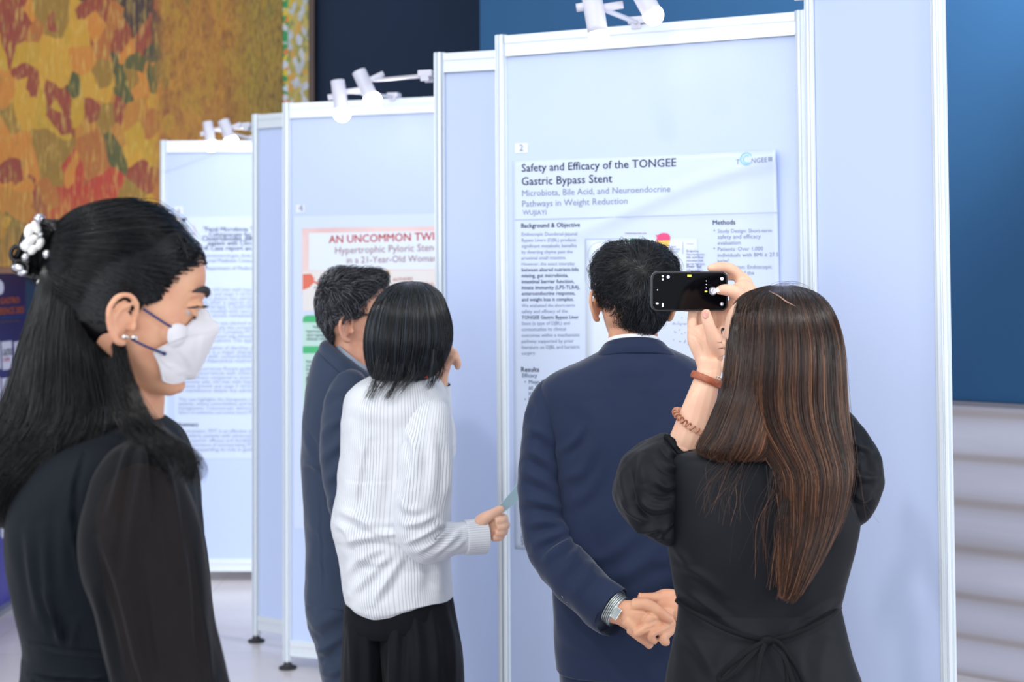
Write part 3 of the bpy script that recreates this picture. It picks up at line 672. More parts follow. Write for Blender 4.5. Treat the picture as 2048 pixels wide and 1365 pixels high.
def btext(name, items, m):
    g = Geo()
    for u0, v0, u1, x, hpx in items:
        V, Fc = text_mesh(x, .03); s0_, z0_ = bpix(u0, v0); s1_, z1_ = bpix(u1, v0-1); hk = bpix(u0, v0-hpx)[1]-z0_
        xx = (V[:, 0]-V[:, 0].min())/(V[:, 0].max()-V[:, 0].min()); yy = V[:, 1]/max(.01, V[:, 1].max())
        g.add([bat(s0_+a*(s1_-s0_), z0_+c_*hk, .002) for a, c_ in zip(xx, yy)], Fc)
    g.obj(name, m, bk, smooth=False)
btext('heading_text', [(-58, 612, 38, 'ASIAN EUROPEAN GASTRO'[6:], 13), (-30, 632, 47, 'CONFERENCE 2025', 14)], ink('bannerorange', (226, 118, 66)))
btext('subheading_text', [(-40, 642, 48, 'THEME OF THE SCIENTIFIC MEETING', 5)], ink('bannerblue', (60, 110, 190)))
btext('date_text', [(-40, 651, 40, 'OCTOBER CONVENTION HALL', 5)], ink('bannerdim', (130, 110, 110)))
btext('gastro_text', [(5, 713, 24, 'GASTRO', 14)], M['ink_dark'])
btext('gastro_tagline', [(6, 724, 19, 'CARE', 8)], ink('bannerpink', (220, 90, 130)))
g = Geo(); bpoly(g, [(-8, 563), (0, 560), (6, 567), (7.5, 577), (5, 587), (-1, 590), (-8, 587)]); g.obj('round_logo', M['tile'], bk, smooth=False)
g = Geo(); bpoly(g, [(31, 709), (34, 706), (36, 712), (34, 716), (31, 715)], .002); g.obj('blue_logo', ink('sky', (110, 190, 230)), bk, smooth=False)
g = Geo(); bpoly(g, [(10, 778), (24, 775), (25, 790), (10, 793)], .002); g.obj('orange_logo', ink('sand', (226, 190, 160)), bk, smooth=False)
g = Geo(); bpoly(g, [(15, 836), (19, 830), (24, 834), (26, 846), (21, 856), (16, 850)], .002); g.obj('red_logo', ink('brick', (212, 150, 150)), bk, smooth=False)
g = Geo()
for a, c_ in ((5, 1036), (10, 1052), (7, 1048), (26, 1100), (24, 1092)): bpoly(g, [(a-2, c_), (a, c_-4), (a+2, c_), (a, c_+4)], .002)
g.obj('black_logo', M['ink_dark'], bk, smooth=False)
box_parts([((bb.w/2, -.0, .012), (bb.w, .14, .024))], 'base', mat('banner_base', (160, 164, 176), .4, .5), bk, .004, (bb.o, bb.d, -bb.n, (0, 0, 1)))
# ================================================================ PEOPLE: shared builders
def prow(v, uL, uR, Y, dF, dB, n=2.3, tx=0.0, ty=0.0):
    "one horizontal section: silhouette columns uL..uR at row v on depth Y, dF/dB metres of body beyond/before that depth"
    c = W((uL+uR)/2, v, Y); hw = abs(W(uR, v, Y)[0]-W(uL, v, Y)[0])/2
    return [c[0], c[1], c[2], hw, dF, dB, n, tx, ty]
class Hull:
    "smooth loft through sections; S(phi,t) gives points of its surface"
    def __init__(s, rows, nr=80, ns=72):
        s.R = cr(np.array([r if len(r) == 9 else prow(*r) for r in rows]), nr); s.nr, s.ns = nr, ns
        s.ang = np.linspace(0, 2*math.pi, ns, endpoint=False)
    def S(s, ph, t):
        "vectorised; phi 0 = picture right, 90 = away, 270 = towards the camera"
        ph = np.asarray(ph, float); t = np.clip(np.asarray(t, float), 0, 1)*(s.nr-1); i = np.minimum(t.astype(int), s.nr-2); f = (t-i)[..., None]
        r = s.R[i]*(1-f)+s.R[i+1]*f
        c, sn = np.cos(ph), np.sin(ph); e = 2/np.maximum(r[..., 6], .8)
        x = np.maximum(r[..., 3], 1e-4)*np.sign(c)*np.abs(c)**e; d = np.where(sn >= 0, r[..., 4], r[..., 5]); y = np.maximum(d, 1e-4)*np.sign(sn)*np.abs(sn)**e
        return np.stack([r[..., 0]+x, r[..., 1]+y, r[..., 2]+r[..., 7]*x+r[..., 8]*y], -1)
    def grid(s):
        t = np.repeat(np.linspace(0, 1, s.nr), s.ns); p = np.tile(s.ang, s.nr); return s.S(p, t)
    def geo(s, cap=True, fn=None):
        V = s.grid()
        UV = np.column_stack([np.tile(s.ang/(2*math.pi), s.nr), V[:, 2]])
        Fc = [(a, d, c, b) for a, b, c, d in grid_faces(s.nr, s.ns)]
        if fn is not None: V = fn(V, s)
        if cap:
            V = np.vstack([V, V[:s.ns].mean(0), V[-s.ns:].mean(0)]); UV = np.vstack([UV, [0, V[-2][2]], [0, V[-1][2]]]); a, b = len(V)-2, len(V)-1; n0 = (s.nr-1)*s.ns
            for j in range(s.ns):
                Fc.append((a, j, (j+1) % s.ns)); Fc.append((b, n0+(j+1) % s.ns, n0+j))
        return V, Fc, UV
    def normal(s, ph, t):
        e = 2e-3; a = s.S(ph+e, t)-s.S(ph-e, t); b = s.S(ph, np.clip(t+e, 0, 1))-s.S(ph, np.clip(t-e, 0, 1))
        n = np.cross(b, a); n /= np.maximum(np.linalg.norm(n, axis=-1), 1e-9)[..., None]
        out = s.S(ph, t) - s.R[np.clip((np.asarray(t)*(s.nr-1)).astype(int), 0, s.nr-1), :3]
        return np.where((np.sum(n*out, -1) < 0)[..., None], -n, n)
def core(rows, k=.80, kd=.75):
    out = []
    for r in rows:
        q = list(prow(*r)); q[3] *= k; q[4] *= kd; q[5] *= kd; out.append(q)
    return out
def fold(me, folds):
    "raise or press soft creases: each is ([(u,v)..], width_px, height_m) seen from the front of the cloth"
    V = get_co(me); N = get_no(me); d = V-CAMP; k = d@fwd
    U = 1024+F*(d@RGT)/k; Vv = V0-F*(d@UPV)/k
    face = np.clip(-(N*d).sum(1)/np.linalg.norm(d, axis=1)*2.2+.1, 0, 1)
    D = np.zeros(len(V))
    for pts, wd, amp in folds:
        P = cr(pts, max(8, len(pts)*6)) if len(pts) > 2 else np.array(pts, float)
        lo, hi = P.min(0)-4*wd, P.max(0)+4*wd
        I = np.where((U > lo[0]) & (U < hi[0]) & (Vv > lo[1]) & (Vv < hi[1]))[0]
        if not len(I): continue
        q = np.column_stack([U[I], Vv[I]]); best = np.full(len(I), 1e9); par = np.zeros(len(I)); sd = np.zeros(len(I)); m = len(P)-1
        for j in range(m):
            a, b = P[j], P[j+1]; ab = b-a; t = np.clip(((q-a)@ab)/max(ab@ab, 1e-9), 0, 1); pr_ = a+t[:, None]*ab
            dd = np.linalg.norm(q-pr_, axis=1); w = dd < best; best[w] = dd[w]; par[w] = (j+t[w])/m
            sd[w] = np.sign(ab[0]*(q[w]-a)[:, 1]-ab[1]*(q[w]-a)[:, 0])
        x = best/wd; env = np.sin(np.pi*np.clip(par, .03, .97))**.6
        D[I] += amp*env*(np.exp(-x*x)*1.0-.55*np.exp(-((best-1.6*wd)/wd)**2)*(sd > 0))
    set_co(me, V+N*(D*face)[:, None])
def rumple(me, amp, scale, stretch=(1, 1, 1), seed=0):
    V = get_co(me); N = get_no(me); o = Vector((seed*3.1, seed*1.7, seed*.9))
    D = np.array([mnoise.fractal(Vector((p[0]*scale*stretch[0], p[1]*scale*stretch[1], p[2]*scale*stretch[2]))+o, .6, 2.0, 3) for p in V])
    set_co(me, V+N*(D*amp)[:, None])

# ---- heads, ears, hands
class Frame:
    def __init__(s, o, f, u=(0, 0, 1), k=1.0):
        s.o = np.asarray(o, float); s.f = unit(f); s.r = unit(np.cross(s.f, u)); s.u = np.cross(s.r, s.f); s.k = k
    def __call__(s, x, y, z): return s.o + s.k*(s.r*x+s.f*y+s.u*z)
    def many(s, A): A = np.asarray(A, float)*s.k; return s.o + np.outer(A[:, 0], s.r)+np.outer(A[:, 1], s.f)+np.outer(A[:, 2], s.u)
HEAD = [(-.004, .016, .078, .050), (.006, .030, .087, .022), (.028, .047, .087, -.005), (.05, .057, .086, -.045), (.075, .0645, .085, -.078), (.10, .069, .085, -.09),
        (.12, .071, .084, -.096), (.14, .073, .089, -.098), (.165, .073, .088, -.098), (.19, .067, .078, -.09), (.21, .050, .057, -.072), (.223, .026, .028, -.04), (.227, .004, .0, -.008)]
def head_geo(g, fr, male=False, ear_y=-.012, ears=True, neck=None, wide=1.0):
    A = cr([(z, hw, (a+b)/2, (a-b)/2) for z, hw, a, b in HEAD], 46); ns = 48; V = []
    for z, hw, cy, hd in A:
        for j in range(ns):
            t = 2*math.pi*j/ns; c, s = math.cos(t), math.sin(t); e = 2/2.25
            x = max(hw, .001)*wide*np.sign(c)*abs(c)**e; y = cy+max(hd, .001)*np.sign(s)*abs(s)**e
            V.append((x, y, z))
    n = len(V); V += [(0, A[0][2], A[0][0]), (0, A[-1][2], A[-1][0])]
    Fc = grid_faces(len(A), ns)
    for j in range(ns): Fc += [(n, (j+1) % ns, j), (n+1, (len(A)-1)*ns+j, (len(A)-1)*ns+(j+1) % ns)]
    g.add(fr.many(V), Fc)
    def T(pts, rad, **k):
        P, Fc, _ = tube(pts, rad, 14, **k); g.add(fr.many(P), Fc)
    def B(c, r, sc=(1, 1, 1)):
        P, Fc, _ = sphere(c, r, 16, 10, sc); g.add(fr.many(P), Fc)
    T([(0, .082, .136), (0, .090, .118), (0, .098, .098), (0, .103, .085)], [.007, .007, .009, .010])   # nose
    B((0, .1, .082), .0105, (1.1, 1, .85)); B((.011, .09, .080), .0075); B((-.011, .09, .080), .0075)
    T([(-.024, .077, .0475), (-.012, .0865, .0505), (0, .0885, .0492), (.012, .0865, .0505), (.024, .077, .0475)], [.002, .0045, .005, .0045, .002])
    T([(-.022, .077, .0455), (-.01, .086, .042), (0, .0875, .041), (.01, .086, .042), (.022, .077, .0455)], [.002, .005, .006, .005, .002])
    B((0, .079, .012), .014, (1.3, 1, .9))                                                         # chin
    for sx in (-1, 1):
        B((sx*.042, .055, .082), .021, (1, .9, 1))                                                  # cheek
        T([(sx*.014, .086, .137), (sx*.03, .084, .142), (sx*.048, .072, .139)], [.006, .0065, .005])   # brow
        T([(sx*.017, .082, .119), (sx*.025, .0865, .1245), (sx*.034, .0855, .1255), (sx*.045, .075, .121)], [.0025, .0052, .0052, .0025])  # lids
        T([(sx*.017, .082, .117), (sx*.028, .0855, .112), (sx*.036, .083, .1125), (sx*.045, .075, .118)], [.002, .003, .003, .002])
    if ears:
        for sx in (-1, 1): ear_geo(g, fr, sx, ear_y, .073*wide)
def ear_geo(g, fr, sx, ey, ex, k=1.0, ez=.098):
    def P(y, z, x): return (sx*(ex+x*k), ey+y*k, ez+z*k)
    def T(pts, rad, **kk):
        V, Fc, _ = tube([P(*q) for q in pts], [r*k for r in rad], 12, **kk); g.add(fr.many(V), Fc)
    T([(.012, .002, .000), (.014, .012, .003), (.011, .026, .008), (.0, .034, .013), (-.013, .030, .018), (-.020, .016, .020), (-.019, .0, .018), (-.012, -.016, .013), (-.002, -.026, .008), (.008, -.028, .003)],
      [.0025, .0034, .0038, .004, .0042, .0042, .0042, .0045, .0062, .0055])
    T([(.004, .022, .007), (-.006, .016, .011), (-.011, .004, .012), (-.009, -.008, .010), (-.001, -.015, .008)], [.003, .0036, .0038, .0036, .003])
    T([(.013, .004, .001), (.014, -.004, .006), (.012, -.012, .003)], [.003, .0045, .003])
    V, Fc, _ = sphere((0, 0, 0), 1, 20, 10, (.0030*k, .015*k, .026*k)); a = .55
    V = np.array([(sx*(ex+.005*k)+sx*(v[0]-v[1]*a), ey-.004*k+v[1], ez+.003*k+v[2]) for v in V]); g.add(fr.many(V), Fc if sx > 0 else [f[::-1] for f in Fc])
def eye_at(u, v, Y, f, k, x=.032):
    "frame whose right-hand eye (x>0) shows at pixel (u,v)"
    q = Frame((0, 0, 0), f, k=k); return Frame(W(u, v, Y)-q(x, .083, .1185), f, k=k)
def ear_at(fr, u, v, x):
    d = ray(u, v); t = ((fr.o-CAMP)@fr.r+x*fr.k)/(d@fr.r); P = CAMP+d*t-fr.o; return (P@fr.f)/fr.k, (P@fr.u)/fr.k
from mathutils.bvhtree import BVHTree
def tree_of(me): return BVHTree.FromPolygons([v.co for v in me.vertices], [tuple(p.vertices) for p in me.polygons])
def push_out(P, bvh, gap):
    Q = np.array(P, float).reshape(-1, 3)
    for _ in range(2):
        for i in range(len(Q)):
            lo, n, _i, dist = bvh.find_nearest(Vector(Q[i]))
            if lo is None: continue
            n = np.array(n); s_ = (Q[i]-np.array(lo))@n
            if s_ < gap: Q[i] = np.array(lo)+n*gap
    return Q.reshape(np.shape(P))
def eyes(fr, parent, m_white, m_iris):
    for sx in (-1, 1):
        V, Fc, _ = sphere((sx*.0315, .0690, .1180), .0120, 20, 14); g = Geo(); g.add(fr.many(V), Fc); e = g.obj('eye', m_white, parent)
        V, Fc, _ = sphere((sx*.0318, .0782, .1180), .0062, 16, 8, (1, .62, 1)); g = Geo(); g.add(fr.many(V), Fc); g.obj('iris', m_iris, e)
def brows(fr, parent, m, k=1.0):
    for sx in (-1, 1):
        V, Fc, _ = tube([(sx*.012, .0945, .1385), (sx*.025, .0945, .145), (sx*.04, .0865, .1475), (sx*.054, .072, .1415)], [.0022, .004*k, .0036*k, .001], 10, flat=.55, ref=(0, 0, 1)); g = Geo(); g.add(fr.many(V), Fc); g.obj('eyebrow', m, parent)
def Tpx(g, pts, rad, ns=14, **k):
    "tube through (u,v,Y) points"
    V, Fc, UV = tube([W(*p) for p in pts], rad, ns, **k); g.add(V, Fc, UV)
def Bpx(g, p, r, sc=(1, 1, 1)):
    V, Fc, _ = sphere(W(*p), r, 18, 12, sc); g.add(V, Fc)
def leg_geo(g, x, y, top, f=(0, 1, 0), r=(.06, .05, .04, .034), heel=0.0):
    f = unit(f); a = np.array([x, y, top])
    V, Fc, _ = tube([a, (x, y, top*.72), (x, y, top*.5), (x, y, top*.28), (x, y, .06+heel)], [r[0], r[0], r[1], r[2]*1.1, r[3]], 18); g.add(V, Fc)
    p = np.array([x, y, .045]); V, Fc, _ = tube([p-f*.045, p+f*.02, p+f*.10+np.array([0, 0, -.012]), p+f*.16+np.array([0, 0, -.02])], [.030, .036, .032, .018], 16, flat=.75); g.add(V, Fc)
def shoe(x, y, f, m, parent, k=1.0):
    f = unit(f); p = np.array([x, y, 0.]); g = Geo(); V, Fc, _ = tube([p-f*.075*k+[0, 0, .045], p-f*.05*k+[0, 0, .05], p+f*.03*k+[0, 0, .052], p+f*.12*k+[0, 0, .042], p+f*.19*k+[0, 0, .03], p+f*.205*k+[0, 0, .028]], [.02, .047, .05, .045, .034, .012], 20)
    V[:, 2] = np.maximum(V[:, 2], .0); g.add(V, Fc); g.obj('shoe', m, parent)

# ---- hair
def strand_mesh(name, P, r0, m, parent, taper=.35, ns=3):
    "P: (n strands, k points, 3)"
    n, k, _ = P.shape
    T = np.gradient(P, axis=1); T /= np.maximum(np.linalg.norm(T, axis=2), 1e-9)[..., None]
    A = np.cross(T, np.array([.31, .53, .79])); A /= np.maximum(np.linalg.norm(A, axis=2), 1e-9)[..., None]; B = np.cross(T, A)
    rr = (np.ones((n, 1)) if np.isscalar(r0) else np.asarray(r0)[:, None])*(r0 if np.isscalar(r0) else 1)*np.linspace(1, taper, k)[None]
    ang = 2*math.pi*np.arange(ns)/ns
    V = P[:, :, None, :] + rr[:, :, None, None]*(np.cos(ang)[None, None, :, None]*A[:, :, None, :]+np.sin(ang)[None, None, :, None]*B[:, :, None, :])
    idx = np.arange(n*k*ns).reshape(n, k, ns)
    q = np.stack([idx[:, :-1, :], np.roll(idx, -1, 2)[:, :-1, :], np.roll(idx, -1, 2)[:, 1:, :], idx[:, 1:, :]], -1).reshape(-1, 4)
    return V.reshape(-1, 3), q
def quads_mesh(name, V, Q, extraV=None, extraF=None, rand=None):
    nv, nq = len(V), len(Q)
    me = bpy.data.meshes.new(name)
    me.vertices.add(nv); me.vertices.foreach_set('co', np.asarray(V, np.float32).ravel())
    me.loops.add(nq*4); me.loops.foreach_set('vertex_index', np.asarray(Q, np.int32).ravel())
    me.polygons.add(nq); me.polygons.foreach_set('loop_start', np.arange(0, nq*4, 4, dtype=np.int32))
    me.polygons.foreach_set('use_smooth', np.ones(nq, bool)); me.update(calc_edges=True)
    if rand is not None:
        a = me.attributes.new('tone', 'FLOAT', 'POINT'); a.data.foreach_set('value', np.asarray(rand, np.float32))
    return me
def hair_obj(name, m, parent, shells, strands, tone_shell=.4, root=1.0):
    "shells: list of (V,F) quads; strands: list of (P, radius)"
    V = []; Q = []; tn = []; b = 0
    for sv, sf in shells:
        V.append(np.asarray(sv)); Q.append(np.array([f for f in sf if len(f) == 4])+b); tn.append(np.full(len(sv), tone_shell)); b += len(sv)
    for P, r, *tz in strands:
        v, q = strand_mesh(name, P, r, None, None); V.append(v); Q.append(q+b); b += len(v)
        t = rng.random(P.shape[0]) if not tz else tz[0]; k_ = P.shape[1]; tn.append(np.repeat((t[:, None]*(root+(1-root)*np.clip(np.linspace(0, 1.8, k_), 0, 1)[None])).ravel(), 3))
    me = quads_mesh(name, np.vstack(V), np.vstack(Q), rand=np.concatenate(tn)); return link(name, me, m, parent)
def hair_mat(name, dark, mid, light, rough=.32, spec=.6):
    m = bpy.data.materials.new(name); nt, b = nodes_of(m); L = nt.links.new
    a = nt.nodes.new('ShaderNodeAttribute'); a.attribute_name = 'tone'
    r = nt.nodes.new('ShaderNodeValToRGB'); e = r.color_ramp.elements
    e[0].position = .15; e[0].color = (*srgb(*dark), 1); e[1].position = .98; e[1].color = (*srgb(*light), 1); x = e.new(.6); x.color = (*srgb(*mid), 1)
    L(a.outputs['Fac'], r.inputs[0]); L(r.outputs[0], b.inputs['Base Color'])
    b.inputs['Roughness'].default_value = rough; b.inputs['Specular IOR Level'].default_value = spec
    return m
def trunc(VF, ns, frac):
    V, Fc = VF; n = int(len(V)/ns*frac)*ns; return V[:n], [f for f in Fc if max(f) < n]
def flow(h, n, ph, t0, t1, k=14, lift=.004, clump=40, wob=.10, seed=1, jit=.0015, phend=None):
    "strands running down a hull; ph=(lo,hi) degrees, t0/t1 ranges"
    R = np.random.default_rng(seed); p0 = np.radians(R.uniform(ph[0], ph[1], n)); a = R.uniform(*t0, n); b = R.uniform(*t1, n)
    c = R.integers(0, clump, n); cw = R.normal(0, wob, clump)[c]; off = R.uniform(0, lift, n)
    s = np.linspace(0, 1, k)[None]; t = a[:, None]+(b-a)[:, None]*s
    p = p0[:, None]+cw[:, None]*np.sin(s*math.pi*.9)*.5+R.normal(0, wob*.25, n)[:, None]*s
    if phend is not None: p = p + (np.radians(phend)-p0)[:, None]*(s**1.5)*.0
    P = h.S(p, t); N = h.normal(p, t)
    return P + N*(off[:, None]*np.sin(np.clip(s*1.2, 0, 1)*math.pi/2)+.0006)[..., None] + R.normal(0, jit, (n, 1, 3))*s[..., None]
def tufts(h, n, ph, t, whorl, L=(.02, .04), lift=.006, k=7, seed=1, grav=.25, rad=.10, mess=.35, swirl=0.0):
    "short strands leaving the whorl over a hull"
    R = np.random.default_rng(seed); p = np.radians(R.uniform(ph[0], ph[1], n)); tt = R.uniform(t[0], t[1], n)
    P0 = h.S(p, tt); N = h.normal(p, tt); w = np.asarray(whorl)
    d = P0-w; cl = np.array([[mnoise.noise(Vector((q[0]*45, q[1]*45, q[2]*45)+np.array([0, 9*i, 5]))) if False else mnoise.noise(Vector((q[0]*45+9*i, q[1]*45, q[2]*45))) for i in range(3)] for q in P0])
    d = d/np.maximum(np.linalg.norm(d, axis=1), 1e-6)[:, None] + cl*mess*2 + np.array([0, 0, -grav]) + R.normal(0, mess*.25, (n, 3))
    if swirl: d = d + swirl*np.cross(N, d)
    d = d - N*(d*N).sum(1)[:, None]; d /= np.maximum(np.linalg.norm(d, axis=1), 1e-6)[:, None]
    l = R.uniform(*L, n); s = np.linspace(0, 1, k)[None, :, None]; lf = R.uniform(.25, 1, n)*lift
    return P0[:, None]+d[:, None]*(l[:, None, None]*s)+N[:, None]*(lf[:, None, None]*np.sin(s*2.2)-(l[:, None, None]*s)**2/(2*rad)) + np.array([0, 0, -1.0])*(l[:, None, None]**2*s*s*1.5)

# ---- shared people materials
def skin(name, c, c2):
    return mat(name, c, .48, 0, .4, bump=(900, .05, .001), sss=.12, vary=(30, c2, .6))
M['skin_light'] = skin('skin_light', (228, 186, 160), (220, 166, 144)); M['skin_tan'] = skin('skin_tan', (218, 166, 134), (206, 144, 118)); M['skin_warm'] = skin('skin_warm', (214, 162, 136), (200, 138, 116))
M['eye_white'] = mat('eye_white', (186, 176, 174), .3); M['iris'] = mat('iris_dark', (46, 32, 28), .15)
M['brow'] = mat('brow_hair', (34, 28, 32), .6); M['shoe'] = mat('black_leather', (28, 28, 32), .35)
M['nail'] = mat('bare_nail', (206, 150, 136), .25, coat=.3)
def fabric(name, c, rough=.75, weave=900, ws=.25, sheen=.25, vary=None, spec=.15):
    return mat(name, c, rough, 0, spec, bump=(weave, ws, .0006), sheen=sheen, vary=vary)
def garment(h, name, m, parent, folds=None, rump=None, fn=None, label=None, smooth_hem=True, sub=None):
    g = Geo(); V, Fc, UV = h.geo(fn=fn); g.add(V, Fc, UV); o = g.obj(name, m, parent, label=label)
    if rump: rumple(o.data, *rump)
    if folds: fold(o.data, folds)
    return o
def sleeve(pts, rad, name, m, parent, folds=None, rump=None, ns=56, n=110, flat=1.0, label=None, uvk=1.0):
    g = Geo(); V, Fc, UV = tube([W(*p) for p in pts], rad, ns, n=n, flat=flat); UV = UV*np.array([uvk, 1]); g.add(V, Fc, UV); o = g.obj(name, m, parent, label=label)
    if rump: rumple(o.data, *rump)
    if folds: fold(o.data, folds)
    return o
# ================================================================ MAN IN NAVY SUIT (seen from behind, hands clasped)
Ym = 3.28
man = thing('person', 'man in navy suit seen from behind, hands clasped behind his back, facing board numbered 2', 'person', (W(1275, 900, Ym)[0], Ym, 0))
M['suit'] = fabric('navy_suit_wool', (32, 43, 69), .7, 1200, .2, .3)
M['suit_in'] = fabric('navy_suit_dark', (24, 28, 44), .8)
M['white_cotton'] = fabric('white_cotton', (236, 238, 244), .7, 900, .15, .1)
R_ = [(688, 1222, 1322, 3.285, .07, .07), (697, 1204, 1338, 3.285, .075, .078), (712, 1176, 1370, 3.285, .085, .09), (733, 1132, 1408, 3.285, .095, .10), (757, 1092, 1442, 3.285, .10, .105, 2.4),
      (780, 1078, 1460, 3.285, .105, .11, 2.5), (820, 1084, 1466, 3.285, .115, .115, 2.6), (880, 1098, 1466, 3.285, .12, .118, 2.7), (960, 1106, 1460, 3.285, .115, .112, 2.7), (1060, 1106, 1456, 3.285, .11, .105, 2.7),
      (1160, 1103, 1458, 3.285, .115, .108, 2.6), (1250, 1105, 1462, 3.285, .12, .115, 2.6), (1325, 1111, 1462, 3.285, .125, .118, 2.6), (1337, 1113, 1460, 3.285, .125, .118, 2.6), (1340, 1120, 1452, 3.285, .115, .108, 2.6)]
hj = Hull(R_, 260, 220)
jk = garment(hj, 'jacket', M['suit'], man, [
    ([(1288, 715), (1290, 900), (1286, 1100), (1284, 1200)], 2.2, -.0032), ([(1285, 1200), (1284, 1338)], 2.5, -.006),
    ([(1120, 905), (1150, 880), (1165, 850)], 9, .006), ([(1128, 960), (1165, 940), (1190, 880)], 12, .006), ([(1140, 1010), (1175, 985), (1205, 930)], 12, .005),
    ([(1175, 1120), (1220, 1110), (1280, 1060)], 14, .006), ([(1230, 1160), (1270, 1140), (1330, 1085)], 14, .007), ([(1180, 800), (1195, 860), (1190, 950)], 22, .006), ([(1250, 760), (1245, 900), (1250, 1000)], 26, -.004),
    ([(1350, 780), (1345, 880), (1350, 980)], 24, .005), ([(1120, 1255), (1160, 1290), (1220, 1300)], 16, .005), ([(1300, 1130), (1330, 1120), (1350, 1100)], 12, .005)], (.004, 7, (1, 1, .6), 1))
# collar of the jacket and of the shirt
def collar(name, m, parent, rows, Y, label=None):
    h = Hull([prow(v, a, b, Y, dF, dB, 2.2, 0, ty) for v, a, b, dF, dB, ty in rows], 40, 90); return garment(h, name, m, parent, label=label)
collar('collar', M['suit'], jk, [(724, 1180, 1362, .08, .088, -.30), (712, 1190, 1348, .078, .088, -.30), (700, 1200, 1336, .075, .084, -.28), (692, 1206, 1328, .072, .080, -.28), (690, 1212, 1322, .068, .074, -.28), (699, 1216, 1318, .064, .070, -.28)], 3.285)
collar('shirt', M['white_cotton'], man, [(716, 1216, 1318, .062, .066, -.28), (700, 1212, 1320, .066, .071, -.28), (685, 1211, 1320, .066, .071, -.28), (682, 1214, 1317, .062, .067, -.28), (692, 1218, 1313, .058, .062, -.28)], 3.285, 'white shirt collar')
sf0 = [([(1048, 860), (1085, 868), (1118, 900)], 8, .006), ([(1045, 900), (1080, 915), (1115, 945)], 9, .007), ([(1042, 945), (1078, 960), (1118, 985)], 9, .007), ([(1046, 1000), (1085, 1005), (1125, 1020)], 9, .007),
      ([(1055, 1050), (1095, 1045), (1135, 1055)], 9, .008), ([(1068, 1090), (1110, 1070), (1145, 1060)], 8, .008), ([(1085, 1125), (1120, 1095), (1150, 1070)], 8, .007), ([(1120, 1155), (1145, 1120), (1165, 1085)], 9, .006), ([(1150, 1190), (1175, 1150), (1190, 1120)], 10, .005), ([(1060, 800), (1065, 840)], 10, -.004)]
sleeve([(1122, 774, 3.285), (1105, 788, 3.28), (1094, 830, 3.275), (1086, 900, 3.27), (1082, 970, 3.265), (1086, 1040, 3.255), (1108, 1108, 3.225), (1150, 1160, 3.17), (1195, 1198, 3.13), (1218, 1219, 3.115), (1222, 1222, 3.112)],
       [.022, .040, .050, .053, .053, .053, .054, .054, .054, .056, .050], 'sleeve', M['suit'], jk, [(a_, b_, c_*1.35) for a_, b_, c_ in sf0], (.005, 9, (1, 1, 1), 2))
sleeve([(1430, 774, 3.285), (1450, 788, 3.28), (1464, 830, 3.275), (1474, 900, 3.27), (1476, 970, 3.265), (1470, 1040, 3.255), (1452, 1108, 3.225), (1418, 1165, 3.18), (1385, 1210, 3.15), (1372, 1226, 3.14)],
       [.022, .040, .050, .053, .053, .053, .054, .052, .050, .044], 'sleeve', M['suit'], jk, None, (.003, 9, (1, 1, 1), 3))
for (u, v) in ((1128, 1192), (1137, 1203), (1146, 1213)):
    g = Geo(); Bpx(g, (u, v, 3.128), .0055, (1, .5, 1)); g.obj('button', mat('grey_button', (150, 156, 172), .3), jk)
# trousers
for x, nm in ((1205, 0), (1368, 1)):
    h = Hull([(1300, x-88, x+88, 3.29, .10, .10), (1340, x-86, x+86, 3.29, .10, .10), (1450, x-82, x+80, 3.29, .095, .095), (1650, x-72, x+72, 3.29, .08, .08), (1830, x-64, x+64, 3.29, .07, .075), (1990, x-60, x+60, 3.29, .065, .07)], 60, 48)
    garment(h, 'trouser_leg', M['suit'], man, None, (.003, 8, (1, 1, .5), 4+nm))
# body
hf = Frame(W(1266, 703, 3.285), (0.02, 1, .0), k=1.05)
g = Geo(); head_geo(g, hf, ear_y=-.012)
V, Fc, _ = tube([W(1266, 760, 3.29), W(1266, 700, 3.287), W(1266, 655, 3.285), W(1266, 610, 3.29)], [.066, .0585, .056, .055], 28, flat=1.0); g.add(V, Fc)
V, Fc, _ = Hull(core(R_[2:]), 60, 40).geo(); g.add(V, Fc)
for x in (1205, 1368): q = W(x, 1300, 3.29); leg_geo(g, q[0], 3.29, q[2]+.1)
Tpx(g, [(1110, 800, 3.28), (1086, 940, 3.27), (1095, 1070, 3.245), (1150, 1160, 3.17), (1215, 1215, 3.105), (1245, 1228, 3.085)], [.036, .036, .034, .033, .028, .025])
Tpx(g, [(1450, 800, 3.28), (1474, 940, 3.27), (1462, 1070, 3.245), (1415, 1165, 3.18), (1378, 1210, 3.14), (1350, 1222, 3.11)], [.036, .036, .034, .033, .029, .026])
# left hand (picture left) grips the right one: palm block, thumb lying over, fingers tucked below
Tpx(g, [(1238, 1226, 3.085), (1262, 1232, 3.075), (1285, 1240, 3.07), (1300, 1250, 3.075)], [.026, .034, .034, .022], flat=.62, ref=(0, 0, 1))
Tpx(g, [(1262, 1255, 3.07), (1280, 1272, 3.062), (1294, 1284, 3.066), (1300, 1292, 3.075)], [.016, .013, .011, .0095])
Tpx(g, [(1255, 1240, 3.07), (1278, 1262, 3.06), (1298, 1270, 3.06)], [.017, .013, .010])
Tpx(g, [(1268, 1212, 3.07), (1292, 1210, 3.058), (1316, 1222, 3.052), (1334, 1236, 3.052), (1345, 1240, 3.055)], [.016, .014, .0115, .0105, .008])      # thumb over
